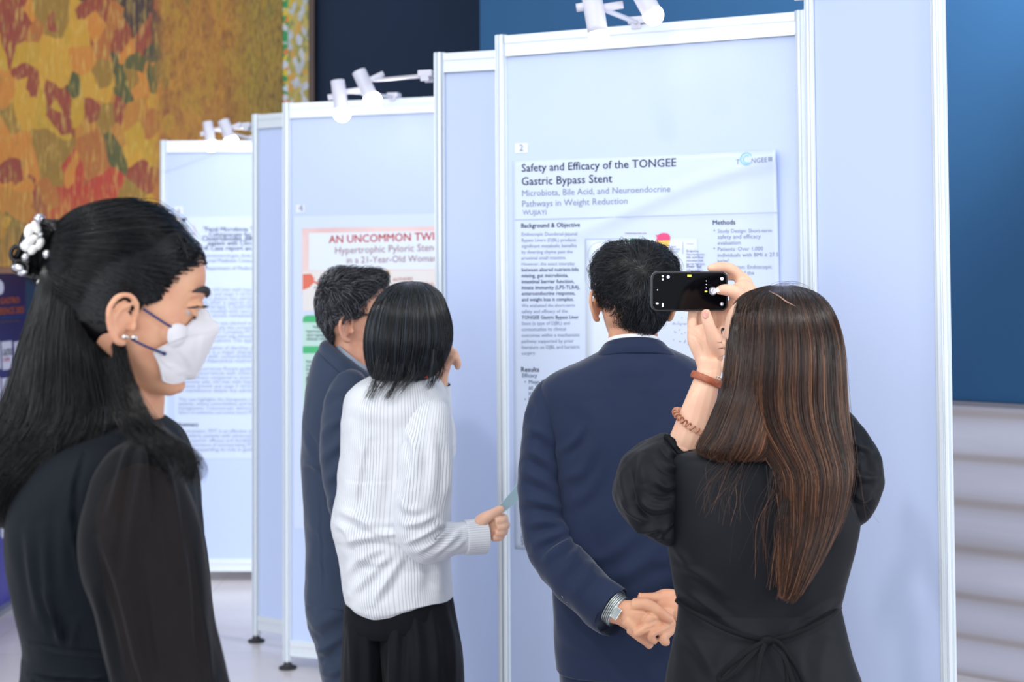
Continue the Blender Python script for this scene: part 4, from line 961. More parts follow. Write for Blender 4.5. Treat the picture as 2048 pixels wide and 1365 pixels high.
# right hand: palm up, its thumb behind, four curled fingers below
Tpx(g, [(1378, 1212, 3.13), (1350, 1212, 3.105), (1325, 1212, 3.10), (1300, 1222, 3.098)], [.026, .034, .034, .022], flat=.60, ref=(0, 0, 1))
Tpx(g, [(1330, 1196, 3.10), (1305, 1196, 3.09), (1285, 1195, 3.085), (1276, 1192, 3.085)], [.014, .011, .0095, .0075])
for pts in ([(1340, 1228, 3.085), (1312, 1232, 3.055), (1297, 1240, 3.045), (1294, 1252, 3.05), (1300, 1258, 3.062)], [(1325, 1240, 3.07), (1300, 1252, 3.045), (1284, 1262, 3.04), (1270, 1270, 3.045)],
            [(1345, 1245, 3.075), (1325, 1258, 3.05), (1308, 1265, 3.04), (1302, 1276, 3.042), (1312, 1284, 3.05)], [(1348, 1256, 3.08), (1335, 1268, 3.055), (1326, 1274, 3.045), (1328, 1284, 3.045), (1336, 1286, 3.052)]):
    Tpx(g, pts, ([.0105, .0096, .0092, .0088, .0075] if len(pts) == 5 else [.0105, .0096, .0092, .0078]))
body = link('body', remesh(g, 'body', .0023, 3), M['skin_tan'], man)
fold(body.data, [([(1288, 1262), (1304, 1256), (1318, 1246)], 1.8, -.002), ([(1300, 1270), (1314, 1262), (1330, 1252)], 1.8, -.002), ([(1316, 1276), (1328, 1266), (1342, 1260)], 1.8, -.0018), ([(1262, 1222), (1290, 1224), (1318, 1236)], 2.2, -.002)])
eyes(hf, man, M['eye_white'], M['iris']); brows(hf, man, M['brow'])
for x in (1205, 1368): shoe(W(x, 1300, 3.29)[0], 3.29, (0, 1, 0), M['shoe'], man)
# watch
g = Geo(); a = W(1229, 1219, 3.098); ax = unit(W(1262, 1240, 3.08)-W(1215, 1206, 3.11))
ref = unit(np.cross(ax, [0, 1, 0])); 
for q in range(-2, 3):
    V, Fc, _ = tube([a+ax*(q*.0042-.0019), a+ax*(q*.0042+.0019)], .0365, 40, n=2, ref=ref, flat=.92); g.add(V, Fc)
wt = g.obj('wristwatch', mat('steel', (176, 184, 184), .28, .85, bump=(260, .6, .002)), man, label='steel bracelet watch')
g = Geo(); c = a-np.array([0, .035, 0]); up = unit(np.cross(ax, [0, -1, 0]))
box_parts([((0, 0, 0), (.017, .004, .026))], 'clasp', mat('steel_clasp', (200, 206, 206), .22, .9), wt, .0012, (c, ax, (0, -1, 0), up))
# hair
M['hair_black'] = hair_mat('black_hair', (6, 7, 10), (18, 21, 27), (54, 62, 72), .38, .4)
HR = [(484, 1246, 1278, 3.30, .04, .04), (490, 1222, 1312, 3.30, .075, .075), (504, 1203, 1334, 3.298, .10, .098), (525, 1189, 1349, 3.293, .112, .112), (550, 1185, 1352, 3.29, .115, .118), (580, 1189, 1350, 3.29, .11, .118), (602, 1197, 1343, 3.29, .09, .112),
      (620, 1211, 1334, 3.288, .06, .100), (636, 1221, 1327, 3.286, .04, .089), (649, 1237, 1318, 3.285, .03, .078), (657, 1258, 1308, 3.285, .02, .069)]
hh = Hull([list(prow(*r)) for r in HR], 60, 64)
def lumpy(h_, amp, sc, seed):
    V = h_.grid(); c = V.mean(0); D = np.array([mnoise.fractal(Vector(tuple(p*sc+seed)), .7, 2, 3) for p in V]); n = (V-c)/np.linalg.norm(V-c, axis=1)[:, None]
    return V+n*(D*amp-.004)[:, None], [f for f in grid_faces(h_.nr, h_.ns)]
wh = W(1286, 538, 3.185)
st = [(tufts(hh, 5200, (150, 390), (.02, .93), wh, (.022, .042), .010, 7, 3, .15, .10, .55), .00055), (tufts(hh, 700, (150, 390), (.05, .75), wh, (.03, .05), .016, 7, 5, .1, .12, .8), .0005), (tufts(hh, 1800, (170, 370), (.6, .99), wh, (.008, .016), .003, 5, 6, .9, .12, .25), .0005)]
hair_obj('hair', M['hair_black'], man, [lumpy(hh, .006, 22, 3)], st, .02)
# ================================================================ WOMAN PHOTOGRAPHING THE POSTER (brown hair, black dress)
Yw = 2.46
wp = thing('person', 'woman in black puff-sleeved dress with long brown hair, raising a phone to photograph the poster', 'person', (W(1520, 900, Yw)[0], Yw, 0))
M['black_crepe'] = fabric('black_crepe', (14, 17, 24), .6, 700, .25, .05, spec=.2)
M['black_trim'] = fabric('black_trim', (12, 13, 17), .6, sheen=.02)
D_ = [(896, 1440, 1640, 2.47, .05, .05), (903, 1372, 1684, 2.47, .075, .07), (912, 1346, 1700, 2.47, .088, .085, 2.4), (935, 1338, 1708, 2.47, .10, .092, 2.5), (980, 1335, 1714, 2.47, .11, .096, 2.6), (1040, 1334, 1716, 2.47, .115, .096, 2.6), (1090, 1336, 1710, 2.47, .115, .092, 2.5),
      (1135, 1342, 1700, 2.47, .108, .086, 2.4), (1180, 1350, 1689, 2.47, .10, .080, 2.3), (1210, 1356, 1680, 2.47, .098, .078, 2.3), (1222, 1356, 1681, 2.47, .10, .080, 2.3), (1260, 1352, 1690, 2.47, .108, .092, 2.3), (1310, 1343, 1702, 2.47, .118, .108, 2.3), (1365, 1332, 1720, 2.47, .128, .12, 2.3),
      (1480, 1312, 1750, 2.47, .14, .135, 2.2), (1700, 1290, 1780, 2.47, .16, .155), (1960, 1270, 1800, 2.47, .18, .175), (1966, 1278, 1792, 2.47, .17, .165)]
hd = Hull(D_, 300, 200)
dr = garment(hd, 'dress', M['black_crepe'], wp, [
    ([(1541, 925), (1543, 1080), (1545, 1275)], 2.0, -.0022), ([(1350, 1170), (1420, 1215), (1490, 1262)], 10, .005), ([(1345, 1130), (1400, 1150), (1450, 1190)], 9, .004), ([(1400, 1180), (1460, 1235), (1510, 1270)], 10, -.003),
    ([(1690, 1195), (1640, 1230), (1580, 1268)], 10, .004), ([(1345, 1095), (1365, 1115), (1380, 1135)], 9, .004), ([(1640, 1120), (1610, 1180), (1570, 1240)], 14, .003), ([(1365, 1260), (1400, 1300), (1440, 1365)], 14, .005), ([(1660, 1270), (1640, 1320), (1640, 1400)], 16, .004), ([(1590, 1290), (1600, 1340), (1620, 1400)], 16, .004), ([(1480, 1290), (1460, 1340), (1450, 1400)], 14, .004)], (.0035, 7, (1, 1, .6), 11))
# puff sleeves
hs = Hull([(868, 1329, 1338, 2.52, .03, .02), (874, 1318, 1346, 2.52, .06, .035), (886, 1298, 1352, 2.515, .09, .05), (905, 1264, 1358, 2.51, .11, .064), (930, 1242, 1362, 2.50, .12, .072), (960, 1230, 1364, 2.495, .12, .078), (1000, 1229, 1364, 2.49, .12, .080), (1035, 1246, 1362, 2.49, .11, .076), (1062, 1277, 1358, 2.485, .10, .066), (1080, 1307, 1352, 2.48, .085, .05), (1090, 1330, 1346, 2.48, .05, .03)], 180, 150)
garment(hs, 'sleeve', M['black_crepe'], dr, [([(1255, 930), (1262, 975), (1275, 1010), (1300, 1040)], 8, -.010), ([(1250, 1045), (1285, 1060), (1330, 1055)], 7, .009), ([(1275, 1005), (1310, 1020), (1345, 1012)], 8, .009), ([(1265, 1075), (1300, 1072), (1330, 1078)], 6, .006), ([(1310, 960), (1330, 975), (1352, 970)], 7, .007), ([(1300, 990), (1325, 996), (1350, 992)], 5, -.005), ([(1318, 920), (1335, 935), (1354, 940)], 6, .006), ([(1325, 890), (1338, 905), (1352, 915)], 5, .006), ([(1290, 905), (1285, 940), (1290, 970)], 12, .008), ([(1310, 1085), (1325, 1065), (1345, 1040)], 6, .006), ([(1240, 1000), (1262, 1025), (1290, 1040)], 6, .006)], (.006, 9, (1, 1, 1), 12))
h2 = Hull([(818, 1676, 1690, 2.50, .03, .03), (828, 1672, 1700, 2.50, .06, .045), (845, 1668, 1716, 2.50, .09, .06), (870, 1664, 1738, 2.49, .11, .07), (900, 1662, 1753, 2.49, .12, .078), (935, 1662, 1761, 2.485, .12, .082), (965, 1664, 1759, 2.48, .12, .08), (1000, 1670, 1747, 2.48, .11, .072), (1030, 1684, 1730, 2.48, .09, .055), (1046, 1700, 1718, 2.48, .05, .03)], 140, 120)
garment(h2, 'sleeve', M['black_crepe'], dr, [([(1690, 880), (1715, 890), (1740, 900)], 8, .007), ([(1690, 940), (1720, 955), (1755, 955)], 8, .008), ([(1705, 985), (1725, 1000), (1742, 990)], 7, .007), ([(1720, 860), (1735, 920), (1740, 970)], 10, -.006), ([(1680, 910), (1700, 930), (1720, 925)], 7, .006)], (.006, 9, (1, 1, 1), 13))
# gathered sleeve edge
g = Geo(); Tpx(g, [(1331, 872, 2.49), (1343, 882, 2.475), (1352, 898, 2.468), (1368, 911, 2.465), (1385, 908, 2.475)], [.004, .0055, .006, .0055, .004]); o = g.obj('sleeve_edge', M['black_trim'], dr); rumple(o.data, .004, 60, (1, 1, 1), 3)
# tie belt: ribbon round the waist, knot, two loops and tails
def ribbon(name, pts, wd, m, parent, th=.0016):
    g = Geo(); V, Fc, UV = tube([W(*p) for p in pts], th, 14, rad2=wd, ref=(0, -1, 0)); g.add(V, Fc, UV); return g.obj(name, m, parent)
belt = ribbon('belt', [(1352, 1200, 2.455), (1372, 1218, 2.415), (1410, 1238, 2.388), (1460, 1262, 2.378), (1530, 1281, 2.374), (1590, 1268, 2.376), (1640, 1245, 2.388), (1668, 1228, 2.41), (1682, 1214, 2.455)], .0042, M['black_trim'], dr)
g = Geo(); V, Fc, _ = sphere(W(1535, 1282, 2.366), .011, 18, 12, (1.2, .7, .8)); g.add(V, Fc); g.obj('knot', M['black_trim'], belt)
ribbon('bow_loop', [(1536, 1282, 2.364), (1500, 1300, 2.352), (1460, 1330, 2.338), (1438, 1353, 2.336), (1444, 1362, 2.335), (1470, 1345, 2.336), (1500, 1312, 2.350), (1536, 1284, 2.364)], .0048, M['black_trim'], belt)
ribbon('bow_loop', [(1538, 1282, 2.364), (1556, 1286, 2.356), (1575, 1310, 2.346), (1598, 1345, 2.334), (1612, 1385, 2.325), (1596, 1390, 2.325), (1582, 1350, 2.334), (1566, 1310, 2.345), (1545, 1288, 2.362)], .0046, M['black_trim'], belt)
ribbon('tail', [(1532, 1285, 2.362), (1522, 1310, 2.350), (1514, 1350, 2.338), (1510, 1420, 2.32)], .0046, M['black_trim'], belt)
ribbon('tail', [(1544, 1285, 2.362), (1562, 1300, 2.354), (1574, 1345, 2.338), (1576, 1420, 2.32)], .0040, M['black_trim'], belt)
g = Geo(); Tpx(g, [(1542, 914, 2.384), (1542, 921, 2.381), (1542, 927, 2.380)], [.0026, .0034, .0024]); Tpx(g, [(1542, 928, 2.380), (1543, 940, 2.378)], .0013); g.obj('zip_pull', mat('zip_black', (60, 60, 66), .25, .6), dr)
# body
hw_ = Frame(W(1533, 828, 2.475), (-.56, .83, .08), k=.94)
g = Geo(); head_geo(g, hw_)
V, Fc, _ = tube([W(1548, 960, 2.49), W(1547, 880, 2.485), W(1545, 800, 2.48), W(1545, 730, 2.48)], [.06, .05, .048, .05], 28); g.add(V, Fc)
V, Fc, _ = Hull(core(D_[1:14], .8, .72), 60, 40).geo(); g.add(V, Fc)
for x in (1465, 1590): q = W(x, 1340, 2.48); leg_geo(g, q[0], 2.48, q[2]+.06, r=(.075, .052, .048, .034), heel=.03)
# left arm: upper arm forward in the sleeve, forearm up, hand under the phone
Tpx(g, [(1352, 940, 2.48), (1340, 945, 2.55), (1352, 935, 2.63)], [.042, .042, .040])
Tpx(g, [(1348, 955, 2.63), (1366, 912, 2.635), (1386, 855, 2.655), (1404, 795, 2.675), (1417, 748, 2.69), (1420, 722, 2.695)], [.037, .0365, .034, .028, .0235, .0245])
Tpx(g, [(1419, 735, 2.695), (1416, 705, 2.70), (1408, 676, 2.705), (1400, 655, 2.715)], [.0235, .030, .033, .026], flat=.62, ref=(1, 0, 0))
Tpx(g, [(1438, 708, 2.69), (1430, 684, 2.678), (1421, 660, 2.672), (1414, 638, 2.676), (1411, 622, 2.684)], [.016, .0150, .0118, .0110, .0082])             # thumb
Tpx(g, [(1392, 690, 2.70), (1386, 664, 2.712), (1384, 640, 2.722), (1386, 618, 2.730), (1390, 600, 2.733)], [.0125, .0105, .0092, .0085, .007])         # index
Tpx(g, [(1402, 680, 2.712), (1401, 652, 2.735), (1402, 630, 2.742), (1406, 606, 2.742)], [.0115, .0090, .0082, .0078])
Tpx(g, [(1420, 690, 2.712), (1427, 664, 2.735), (1428, 640, 2.742), (1427, 612, 2.742)], [.0115, .0088, .0080, .0075])
Tpx(g, [(1430, 706, 2.70), (1438, 680, 2.717), (1446, 655, 2.731), (1448, 634, 2.738), (1444, 616, 2.740)], [.0105, .0092, .0084, .0078, .007])                   # little finger
# right arm and hand over the far end of the phone
Tpx(g, [(1690, 905, 2.49), (1672, 900, 2.56), (1640, 880, 2.62)], [.042, .042, .038])
Tpx(g, [(1640, 890, 2.62), (1590, 790, 2.65), (1540, 690, 2.69), (1510, 632, 2.71)], [.037, .034, .026, .023])
Tpx(g, [(1512, 640, 2.71), (1500, 612, 2.715), (1486, 588, 2.725), (1474, 570, 2.735)], [.024, .030, .030, .020], flat=.7, ref=(1, 0, 0))
Tpx(g, [(1488, 590, 2.735), (1480, 558, 2.745), (1466, 541, 2.742), (1446, 534, 2.735), (1424, 537, 2.728), (1417, 541, 2.726)], [.0125, .0120, .0112, .0102, .0088, .006])  # index over the top
Tpx(g, [(1498, 596, 2.73), (1494, 566, 2.745), (1478, 552, 2.752), (1456, 552, 2.748)], [.012, .0115, .0105, .009])
Tpx(g, [(1500, 620, 2.708), (1486, 598, 2.698), (1468, 584, 2.692), (1450, 580, 2.696), (1434, 582, 2.702)], [.017, .0155, .0125, .0112, .0075])      # thumb on the screen
Tpx(g, [(1478, 604, 2.72), (1462, 612, 2.728), (1448, 612, 2.736)], [.012, .011, .009])
Tpx(g, [(1486, 626, 2.715), (1466, 636, 2.725), (1456, 630, 2.735)], [.013, .011, .009])
bw = link('body', remesh(g, 'body', .0025, 3), M['skin_light'], wp)
fold(bw.data, [([(1377, 656), (1392, 662), (1402, 672)], 2.2, -.0016), ([(1376, 668), (1392, 676), (1404, 690), (1408, 704)], 2.2, -.0018), ([(1380, 662), (1398, 668)], 2, -.0008), ([(1404, 738), (1420, 742), (1436, 738)], 2, -.0008), ([(1408, 646), (1416, 647), (1422, 645)], 1.5, -.0006)])
eyes(hw_, wp, M['eye_white'], M['iris']); brows(hw_, wp, M['brow'], .8)
# lashes of the visible eye
g = Geo()
for i in range(6):
    x = -.020-.005*i; V, Fc, _ = tube([hw_(x, .0855-.0009*i, .1235), hw_(x-.002, .0895-.0007*i, .1225), hw_(x-.004, .092-.0007*i, .1245)], [.0005, .0004, .0002], 5); g.add(V, Fc)
    V, Fc, _ = tube([hw_(x, .0845-.0009*i, .1135), hw_(x-.002, .0875-.0006*i, .112), hw_(x-.003, .089-.0006*i, .1105)], [.0006, .0005, .0003], 5); g.add(V, Fc)
g.obj('eyelashes', M['brow'], wp)
def nail(fr_c, ax, nrm_, w, l, parent, m=None):
    ax, nn = unit(ax), unit(nrm_); sd = unit(np.cross(ax, nn)); V, Fc, _ = sphere((0, 0, 0), 1, 16, 10, (w, l, .0018)); V = np.outer(V[:, 0], sd)+np.outer(V[:, 1], ax)+np.outer(V[:, 2], nn)+fr_c; g = Geo(); g.add(V, Fc); g.obj('fingernail', m or M['nail'], parent)
nail(W(1411, 630, 2.6675), W(1410, 620, 2.67)-W(1414, 640, 2.665), (-.1, -1, .15), .0062, .0085, wp)
nail(W(1435, 581, 2.6935), W(1430, 582, 2.695)-W(1446, 580, 2.69), (-.2, -1, .35), .0045, .0062, wp, mat('pale_nail', (232, 226, 224), .2, coat=.4))
# watch strap and spiral hair tie on the forearm
def band(name, pts, c, ax, r, wd, m, parent, tilt=(0, 0, 0), label=None, flat=.9):
    pass
M['strap'] = mat('tan_leather', (168, 92, 62), .4, 0, .5, bump=(260, .5, .002), vary=(120, (140, 70, 46), .7))
c = W(1414, 760, 2.684); ax = unit(W(1420, 735, 2.69)-W(1405, 795, 2.675)); ax = unit(ax+np.array([.42, 0, -.02]))
ring = lambda c, ax, r, k=1.0, n=48: [c + r*(math.cos(a)*unit(np.cross(ax, [0, 1, 0]))+math.sin(a)*k*unit(np.cross(ax, np.cross(ax, [0, 1, 0])))) for a in np.linspace(0, 2*math.pi, n)]
axw = unit([.42, .05, 1.0]); g = Geo(); V, Fc, _ = tube(ring(c, axw, .0305), .0018, 12, n=97, cap=False, rad2=.0068, ref=unit(np.cross(axw, [0, 1, 0]))); g.add(V, Fc); ws = g.obj('wristwatch', M['strap'], wp, label='tan leather watch strap')
bc = c+np.array([.0165, -.0235, 0])-axw*.0005
box_parts([((0, 0, .0075), (.011, .003, .0014)), ((0, 0, -.0075), (.011, .003, .0014)), ((-.0055, 0, 0), (.0014, .003, .0165)), ((.0055, 0, 0), (.0014, .003, .0165)), ((0, -.0005, 0), (.0016, .002, .014))], 'buckle', mat('nickel', (214, 208, 196), .2, .9), ws, .0004, (bc, unit(np.cross([0.5, -.86, 0], axw)), (.5, -.86, 0), axw))
c2 = W(1386, 846, 2.655); ax2 = unit([.62, -.25, 1.0]); pts = []
e1 = unit(np.cross(ax2, [0, 1, 0])); e2 = np.cross(ax2, e1)
for i in range(520):
    a = 2*math.pi*i/519; b = a*25; rr = .0385+.0052*math.cos(b); pts.append(c2+rr*(math.cos(a)*e1+math.sin(a)*e2)+ax2*.0052*math.sin(b))
g = Geo(); V, Fc, _ = tube(pts, .0016, 8, n=900, cap=False); g.add(V, Fc); g.obj('spiral_hair_tie', mat('copper_plastic', (186, 128, 98), .2, .1, .8), wp, label='coiled copper-coloured hair tie')
# ---- hair
M['hair_brown'] = hair_mat('brown_hair', (22, 15, 13), (74, 47, 35), (192, 132, 92), .30, .55)  # lightest tone raised to put some sheen into the strand colour
H1 = [(572, 1540, 1580, 2.50, .02, .02), (576, 1524, 1600, 2.498, .05, .05), (588, 1494, 1628, 2.49, .07, .085), (606, 1475, 1646, 2.48, .075, .105), (632, 1465, 1660, 2.475, .08, .118), (670, 1461, 1671, 2.468, .072, .124), (720, 1457, 1677, 2.462, .065, .124), (775, 1452, 1680, 2.46, .06, .12), (830, 1462, 1683, 2.46, .06, .118), (880, 1494, 1688, 2.455, .06, .116), (930, 1530, 1691, 2.445, .055, .108), (985, 1540, 1684, 2.435, .05, .096), (1040, 1550, 1666, 2.425, .045, .084), (1090, 1553, 1642, 2.415, .04, .074), (1140, 1557, 1612, 2.405, .03, .062), (1175, 1561, 1588, 2.40, .02, .05), (1192, 1564, 1574, 2.395, .008, .04)]
H2 = [(610, 1500, 1530, 2.47, .02, .03), (640, 1466, 1555, 2.46, .045, .07), (690, 1460, 1560, 2.455, .055, .09), (740, 1456, 1560, 2.46, .055, .10), (790, 1445, 1556, 2.465, .06, .105), (830, 1430, 1552, 2.46, .055, .105), (865, 1416, 1548, 2.455, .05, .10), (888, 1403, 1545, 2.45, .04, .092), (902, 1400, 1535, 2.44, .03, .075), (911, 1425, 1515, 2.43, .015, .06)]
ha, hb = Hull([list(prow(*r)) for r in H1], 90, 72), Hull([list(prow(*r)) for r in H2], 60, 56)
def shrink(h_, e):
    V = h_.grid(); c = h_.R[np.repeat(np.arange(h_.nr), h_.ns), :3]; d = V-c; l = np.maximum(np.linalg.norm(d, axis=1), 1e-6)[:, None]; return V-d/l*np.minimum(e, l*.5), grid_faces(h_.nr, h_.ns)
S1 = flow(ha, 6500, (170, 372), (.0, .10), (.74, 1.0), 26, .005, 90, .10, 21, .002)
S1b = flow(ha, 1600, (180, 370), (.0, .2), (.55, .8), 20, .006, 50, .14, 22, .003)
S2 = flow(hb, 3800, (165, 345), (.0, .05), (.86, 1.0), 22, .004, 40, .08, 23, .002)
def tone(n, base, sd, seed): return np.clip(np.random.default_rng(seed).normal(base, sd, n), 0, 1)
def tone_by(P, seed, k=60):  # lighter streaks in bands across the head
    q = P[:, P.shape[1]//2]; return np.clip(.5+.42*np.array([mnoise.noise(Vector((p[0]*k, p[1]*k*.6, 3.0+seed))) for p in q])+np.random.default_rng(seed).normal(0, .16, len(q)), 0, 1)
fly = []
R9 = np.random.default_rng(9)
def wisp(pts, n, spread, k=16, seed=0):
    R = np.random.default_rng(seed); out = []
    base = np.array([W(*p) for p in pts])
    for i in range(n):
        j = base+np.cumsum(R.normal(0, spread, base.shape)*np.array([1, .25, .6]), axis=0); out.append(cr(j, k))
    return np.array(out)
fly.append(wisp([(1470, 905, 2.375), (1450, 930, 2.365), (1425, 965, 2.362), (1405, 1010, 2.36)], 14, .010, seed=1))
fly.append(wisp([(1500, 905, 2.37), (1480, 950, 2.36), (1462, 990, 2.358), (1460, 1040, 2.356)], 14, .011, seed=2))
fly.append(wisp([(1550, 925, 2.36), (1545, 980, 2.355), (1525, 1040, 2.355), (1515, 1130, 2.36)], 16, .009, seed=3))
fly.append(wisp([(1600, 1020, 2.345), (1592, 1080, 2.345), (1584, 1140, 2.348), (1568, 1196, 2.352)], 60, .0045, seed=31)); fly.append(wisp([(1660, 960, 2.35), (1652, 1030, 2.35), (1632, 1085, 2.352), (1600, 1132, 2.354)], 60, .0045, seed=32)); fly.append(wisp([(1570, 1000, 2.345), (1562, 1060, 2.345), (1560, 1120, 2.348), (1556, 1172, 2.352)], 50, .0045, seed=33))
fly.append(wisp([(1675, 880, 2.36), (1688, 940, 2.36), (1700, 990, 2.37), (1715, 1035, 2.38)], 8, .009, seed=4))
fly.append(wisp([(1520, 595, 2.44), (1560, 568, 2.46), (1610, 570, 2.46), (1660, 620, 2.46)], 9, .004, seed=5))
hairw = hair_obj('hair', M['hair_brown'], wp, [trunc(shrink(ha, .004), ha.ns, .80), trunc(shrink(hb, .004), hb.ns, .84)], [(S1, .00055, tone_by(S1, 1)), (S1b, .0005, tone_by(S1b, 2)), (S2, .00055, tone_by(S2, 3))]+[(f, .00035, tone(len(f), .6, .2, 7)) for f in fly], .10, .35)
# pale parting on the crown
def on_hull(h_, u, v):
    best = None
    for t in np.linspace(.005, .35, 70):
        for p in np.radians(np.arange(180, 361, 4)):
            q = h_.S(p, t); a = proj(q); e = (a[0]-u)**2+(a[1]-v)**2
            if best is None or e < best[0]: best = (e, q, h_.normal(p, t))
    return best[1]+best[2]*.0035
g = Geo(); V, Fc, _ = tube([on_hull(ha, *q) for q in ((1538, 585), (1556, 596), (1572, 606), (1586, 616))], [.0003, .0009, .0010, .0003], 8); g.add(V, Fc); g.obj('parting', mat('scalp_skin', (176, 142, 124), .6), hairw)
# ---- the phone she holds
pc = W(1378.5, 583, 2.708); ex = unit(W(1455, 583, 2.712)-W(1302, 583, 2.704)); ez = unit(np.array([0, -.04, 1])-ex*(np.array([0, -.04, 1])@ex)); ey = np.cross(ez, ex); ey = -ey if ey[1] > 0 else ey
ph = thing('smartphone', 'black smartphone with dark camera screen held up by the brown-haired woman', 'phone', pc)
def rrect(w, h, r, n=8):
    P = []
    for cx, cz, a0 in ((w/2-r, h/2-r, 0), (-w/2+r, h/2-r, 90), (-w/2+r, -h/2+r, 180), (w/2-r, -h/2+r, 270)):
        for i in range(n+1): a = math.radians(a0+90*i/n); P.append((cx+r*math.cos(a), cz+r*math.sin(a)))
    return P
def slab(name, w, h, r, prof, m, parent, cx=0, cz=0, label=None):
    "prof: list of (inset, depth towards viewer)"
    g = Geo(); V = []; n = None
    for ins, dy in prof:
        P = rrect(w-2*ins, h-2*ins, max(r-ins, .0003)); n = len(P); V += [pc+ex*(x+cx)+ez*(z+cz)+ey*dy for x, z in P]
    Fc = [tuple(range(n-1, -1, -1)), tuple(range((len(prof)-1)*n, len(prof)*n))]
    for i in range(len(prof)-1): Fc += [(i*n+j, i*n+(j+1) % n, (i+1)*n+(j+1) % n, (i+1)*n+j) for j in range(n)]
    g.add(np.array(V), Fc); return g.obj(name, m, parent, smooth=False, label=label)
PWd, PHt = np.linalg.norm(W(1456, 583, 2.71)-W(1302, 583, 2.71)), .0755
slab('case', PWd, PHt, .0125, [(.0022, -.0055), (0, -.003), (0, .0035), (.0012, .0052), (.0026, .0052)], mat('graphite_case', (58, 56, 60), .3, .3), ph)
slab('screen', PWd-.006, PHt-.006, .0105, [(0, .0035), (0, .0056), (.0005, .0060)], mat('screen_glass', (6, 6, 10), .08, 0, .25), ph)
UI = mat('screen_white', (240, 240, 250), .4, emis=((.9, .9, 1), .9)); UY = mat('screen_yellow', (220, 220, 60), .4, emis=((.75, .75, .1), .9)); UG = mat('screen_grey', (90, 90, 100), .4, emis=((.25, .25, .3), .4)); UL = mat('screen_lilac', (190, 180, 240), .4, emis=((.55, .5, .8), .9))
kx = PWd/154.; 
def ui(name, us, vs, w, h, m, r=None): return slab(name, w*kx, h*kx, (min(w, h)/2-.05)*kx if r is None else r*kx, [(0, .0055), (0, .00625)], m, ph, (us-1378.5)*kx, (583-vs)*kx)
ui('shutter_ring', 1425, 582, 17, 17, UG); ui('shutter_button', 1426, 582, 12, 12, UI); ui('lens_icon', 1335, 554, 6.5, 6.5, UL); ui('yellow_badge', 1377.5, 551.5, 8, 4, UY, .5)
ui('flash_icon', 1324, 553, 4, 3.4, UI, .6); ui('flash_icon', 1324, 559, 3.4, 3.4, UI, .8); ui('live_icon', 1443, 557.5, 6.5, 6.5, UI); ui('live_icon_centre', 1443, 557.5, 4, 4, mat('screen_black', (10, 10, 14), .2)); ui('zoom_icon', 1443, 572, 6, 6, UG)
for v in (562, 569, 576): ui('zoom_dot', 1411.5, v, 1.8, 1.8, UI)
ui('zoom_label', 1411, 583, 5, 3, UY, .5); ui('timer_icon', 1313.5, 580, 2, 2, UI); ui('thumbnail', 1443, 608, 8, 8, UG); ui('thumbnail_picture', 1443, 608, 4.5, 5, UI); ui('mode_icon', 1313, 607, 5.5, 3, UI, .8); ui('level_icon', 1324, 610, 2.6, 8, UI, .6)
box_parts([((0.012, 0, PHt/2+.0004), (.018, .003, .0012)), ((-.03, 0, -PHt/2-.0002), (.010, .003, .0010)), ((-.004, 0, -PHt/2-.0002), (.010, .003, .0010))], 'side_button', mat('graphite_button', (70, 70, 74), .3, .4), ph, .0003, (pc, ex, ey, ez))
for x in (1465, 1590): shoe(W(x, 1340, 2.48)[0], 2.48, (-.2, 1, 0), M['shoe'], wp, .9)
# ================================================================ MAN WITH GLASSES
Yg = 4.08
mg = thing('person', 'man with greying hair, black glasses and slate suit, half hidden by woman in striped shirt', 'person', (W(710, 900, Yg)[0], Yg, 0))
M['slate_suit'] = fabric('slate_suit_wool', (50, 61, 82), .75, 1000, .2, .3)
M['grey_shirt'] = fabric('grey_shirt_cotton', (142, 154, 172), .7, 900, .15, .1)
G_ = [(724, 670, 766, 4.08, .08, .078, 2.3, -.75), (730, 656, 785, 4.08, .09, .092, 2.3, -.7), (742, 640, 805, 4.08, .105, .108, 2.3, -.55), (760, 626, 822, 4.08, .12, .125, 2.4, -.38), (782, 616, 832, 4.08, .13, .135, 2.4, -.2), (820, 609, 838, 4.08, .135, .14, 2.5), (870, 605, 838, 4.08, .135, .14, 2.5), (930, 603, 835, 4.08, .135, .135, 2.5),
      (1000, 608, 830, 4.08, .13, .13, 2.5), (1080, 611, 826, 4.08, .13, .13, 2.5), (1150, 611, 824, 4.08, .13, .13, 2.5), (1194, 611, 822, 4.08, .13, .135, 2.5), (1198, 616, 816, 4.08, .12, .125, 2.5)]
hg = Hull(G_, 200, 160)
jg = garment(hg, 'jacket', M['slate_suit'], mg, [([(640, 985), (645, 1100), (648, 1195)], 2.2, -.004), ([(606, 925), (625, 928), (640, 940)], 8, .008), ([(612, 860), (628, 890), (640, 920)], 7, -.007), ([(615, 1040), (640, 1060), (670, 1100)], 12, .005), ([(612, 1110), (640, 1120), (668, 1150)], 12, .004)], (.004, 7, (1, 1, .6), 31))
h = Hull([prow(v, a_, b_, 4.08, dF, dB, 2.2, -.82, 0) for v, a_, b_, dF, dB in [(760, 638, 792, .11, .125), (746, 642, 788, .108, .122), (733, 650, 778, .10, .108), (727, 657, 770, .092, .098), (725, 663, 764, .084, .088), (737, 670, 752, .07, .07)]], 50, 100)
garment(h, 'collar', M['slate_suit'], jg)
h = Hull([prow(v, a_, b_, 4.08, dF, dB, 2.2, -.78, 0) for v, a_, b_, dF, dB in [(745, 668, 764, .078, .08), (730, 670, 760, .076, .079), (716, 672, 756, .073, .076), (714, 676, 752, .07, .072), (726, 680, 748, .06, .062)]], 40, 80)
garment(h, 'shirt', M['grey_shirt'], mg, label='grey-blue shirt collar')
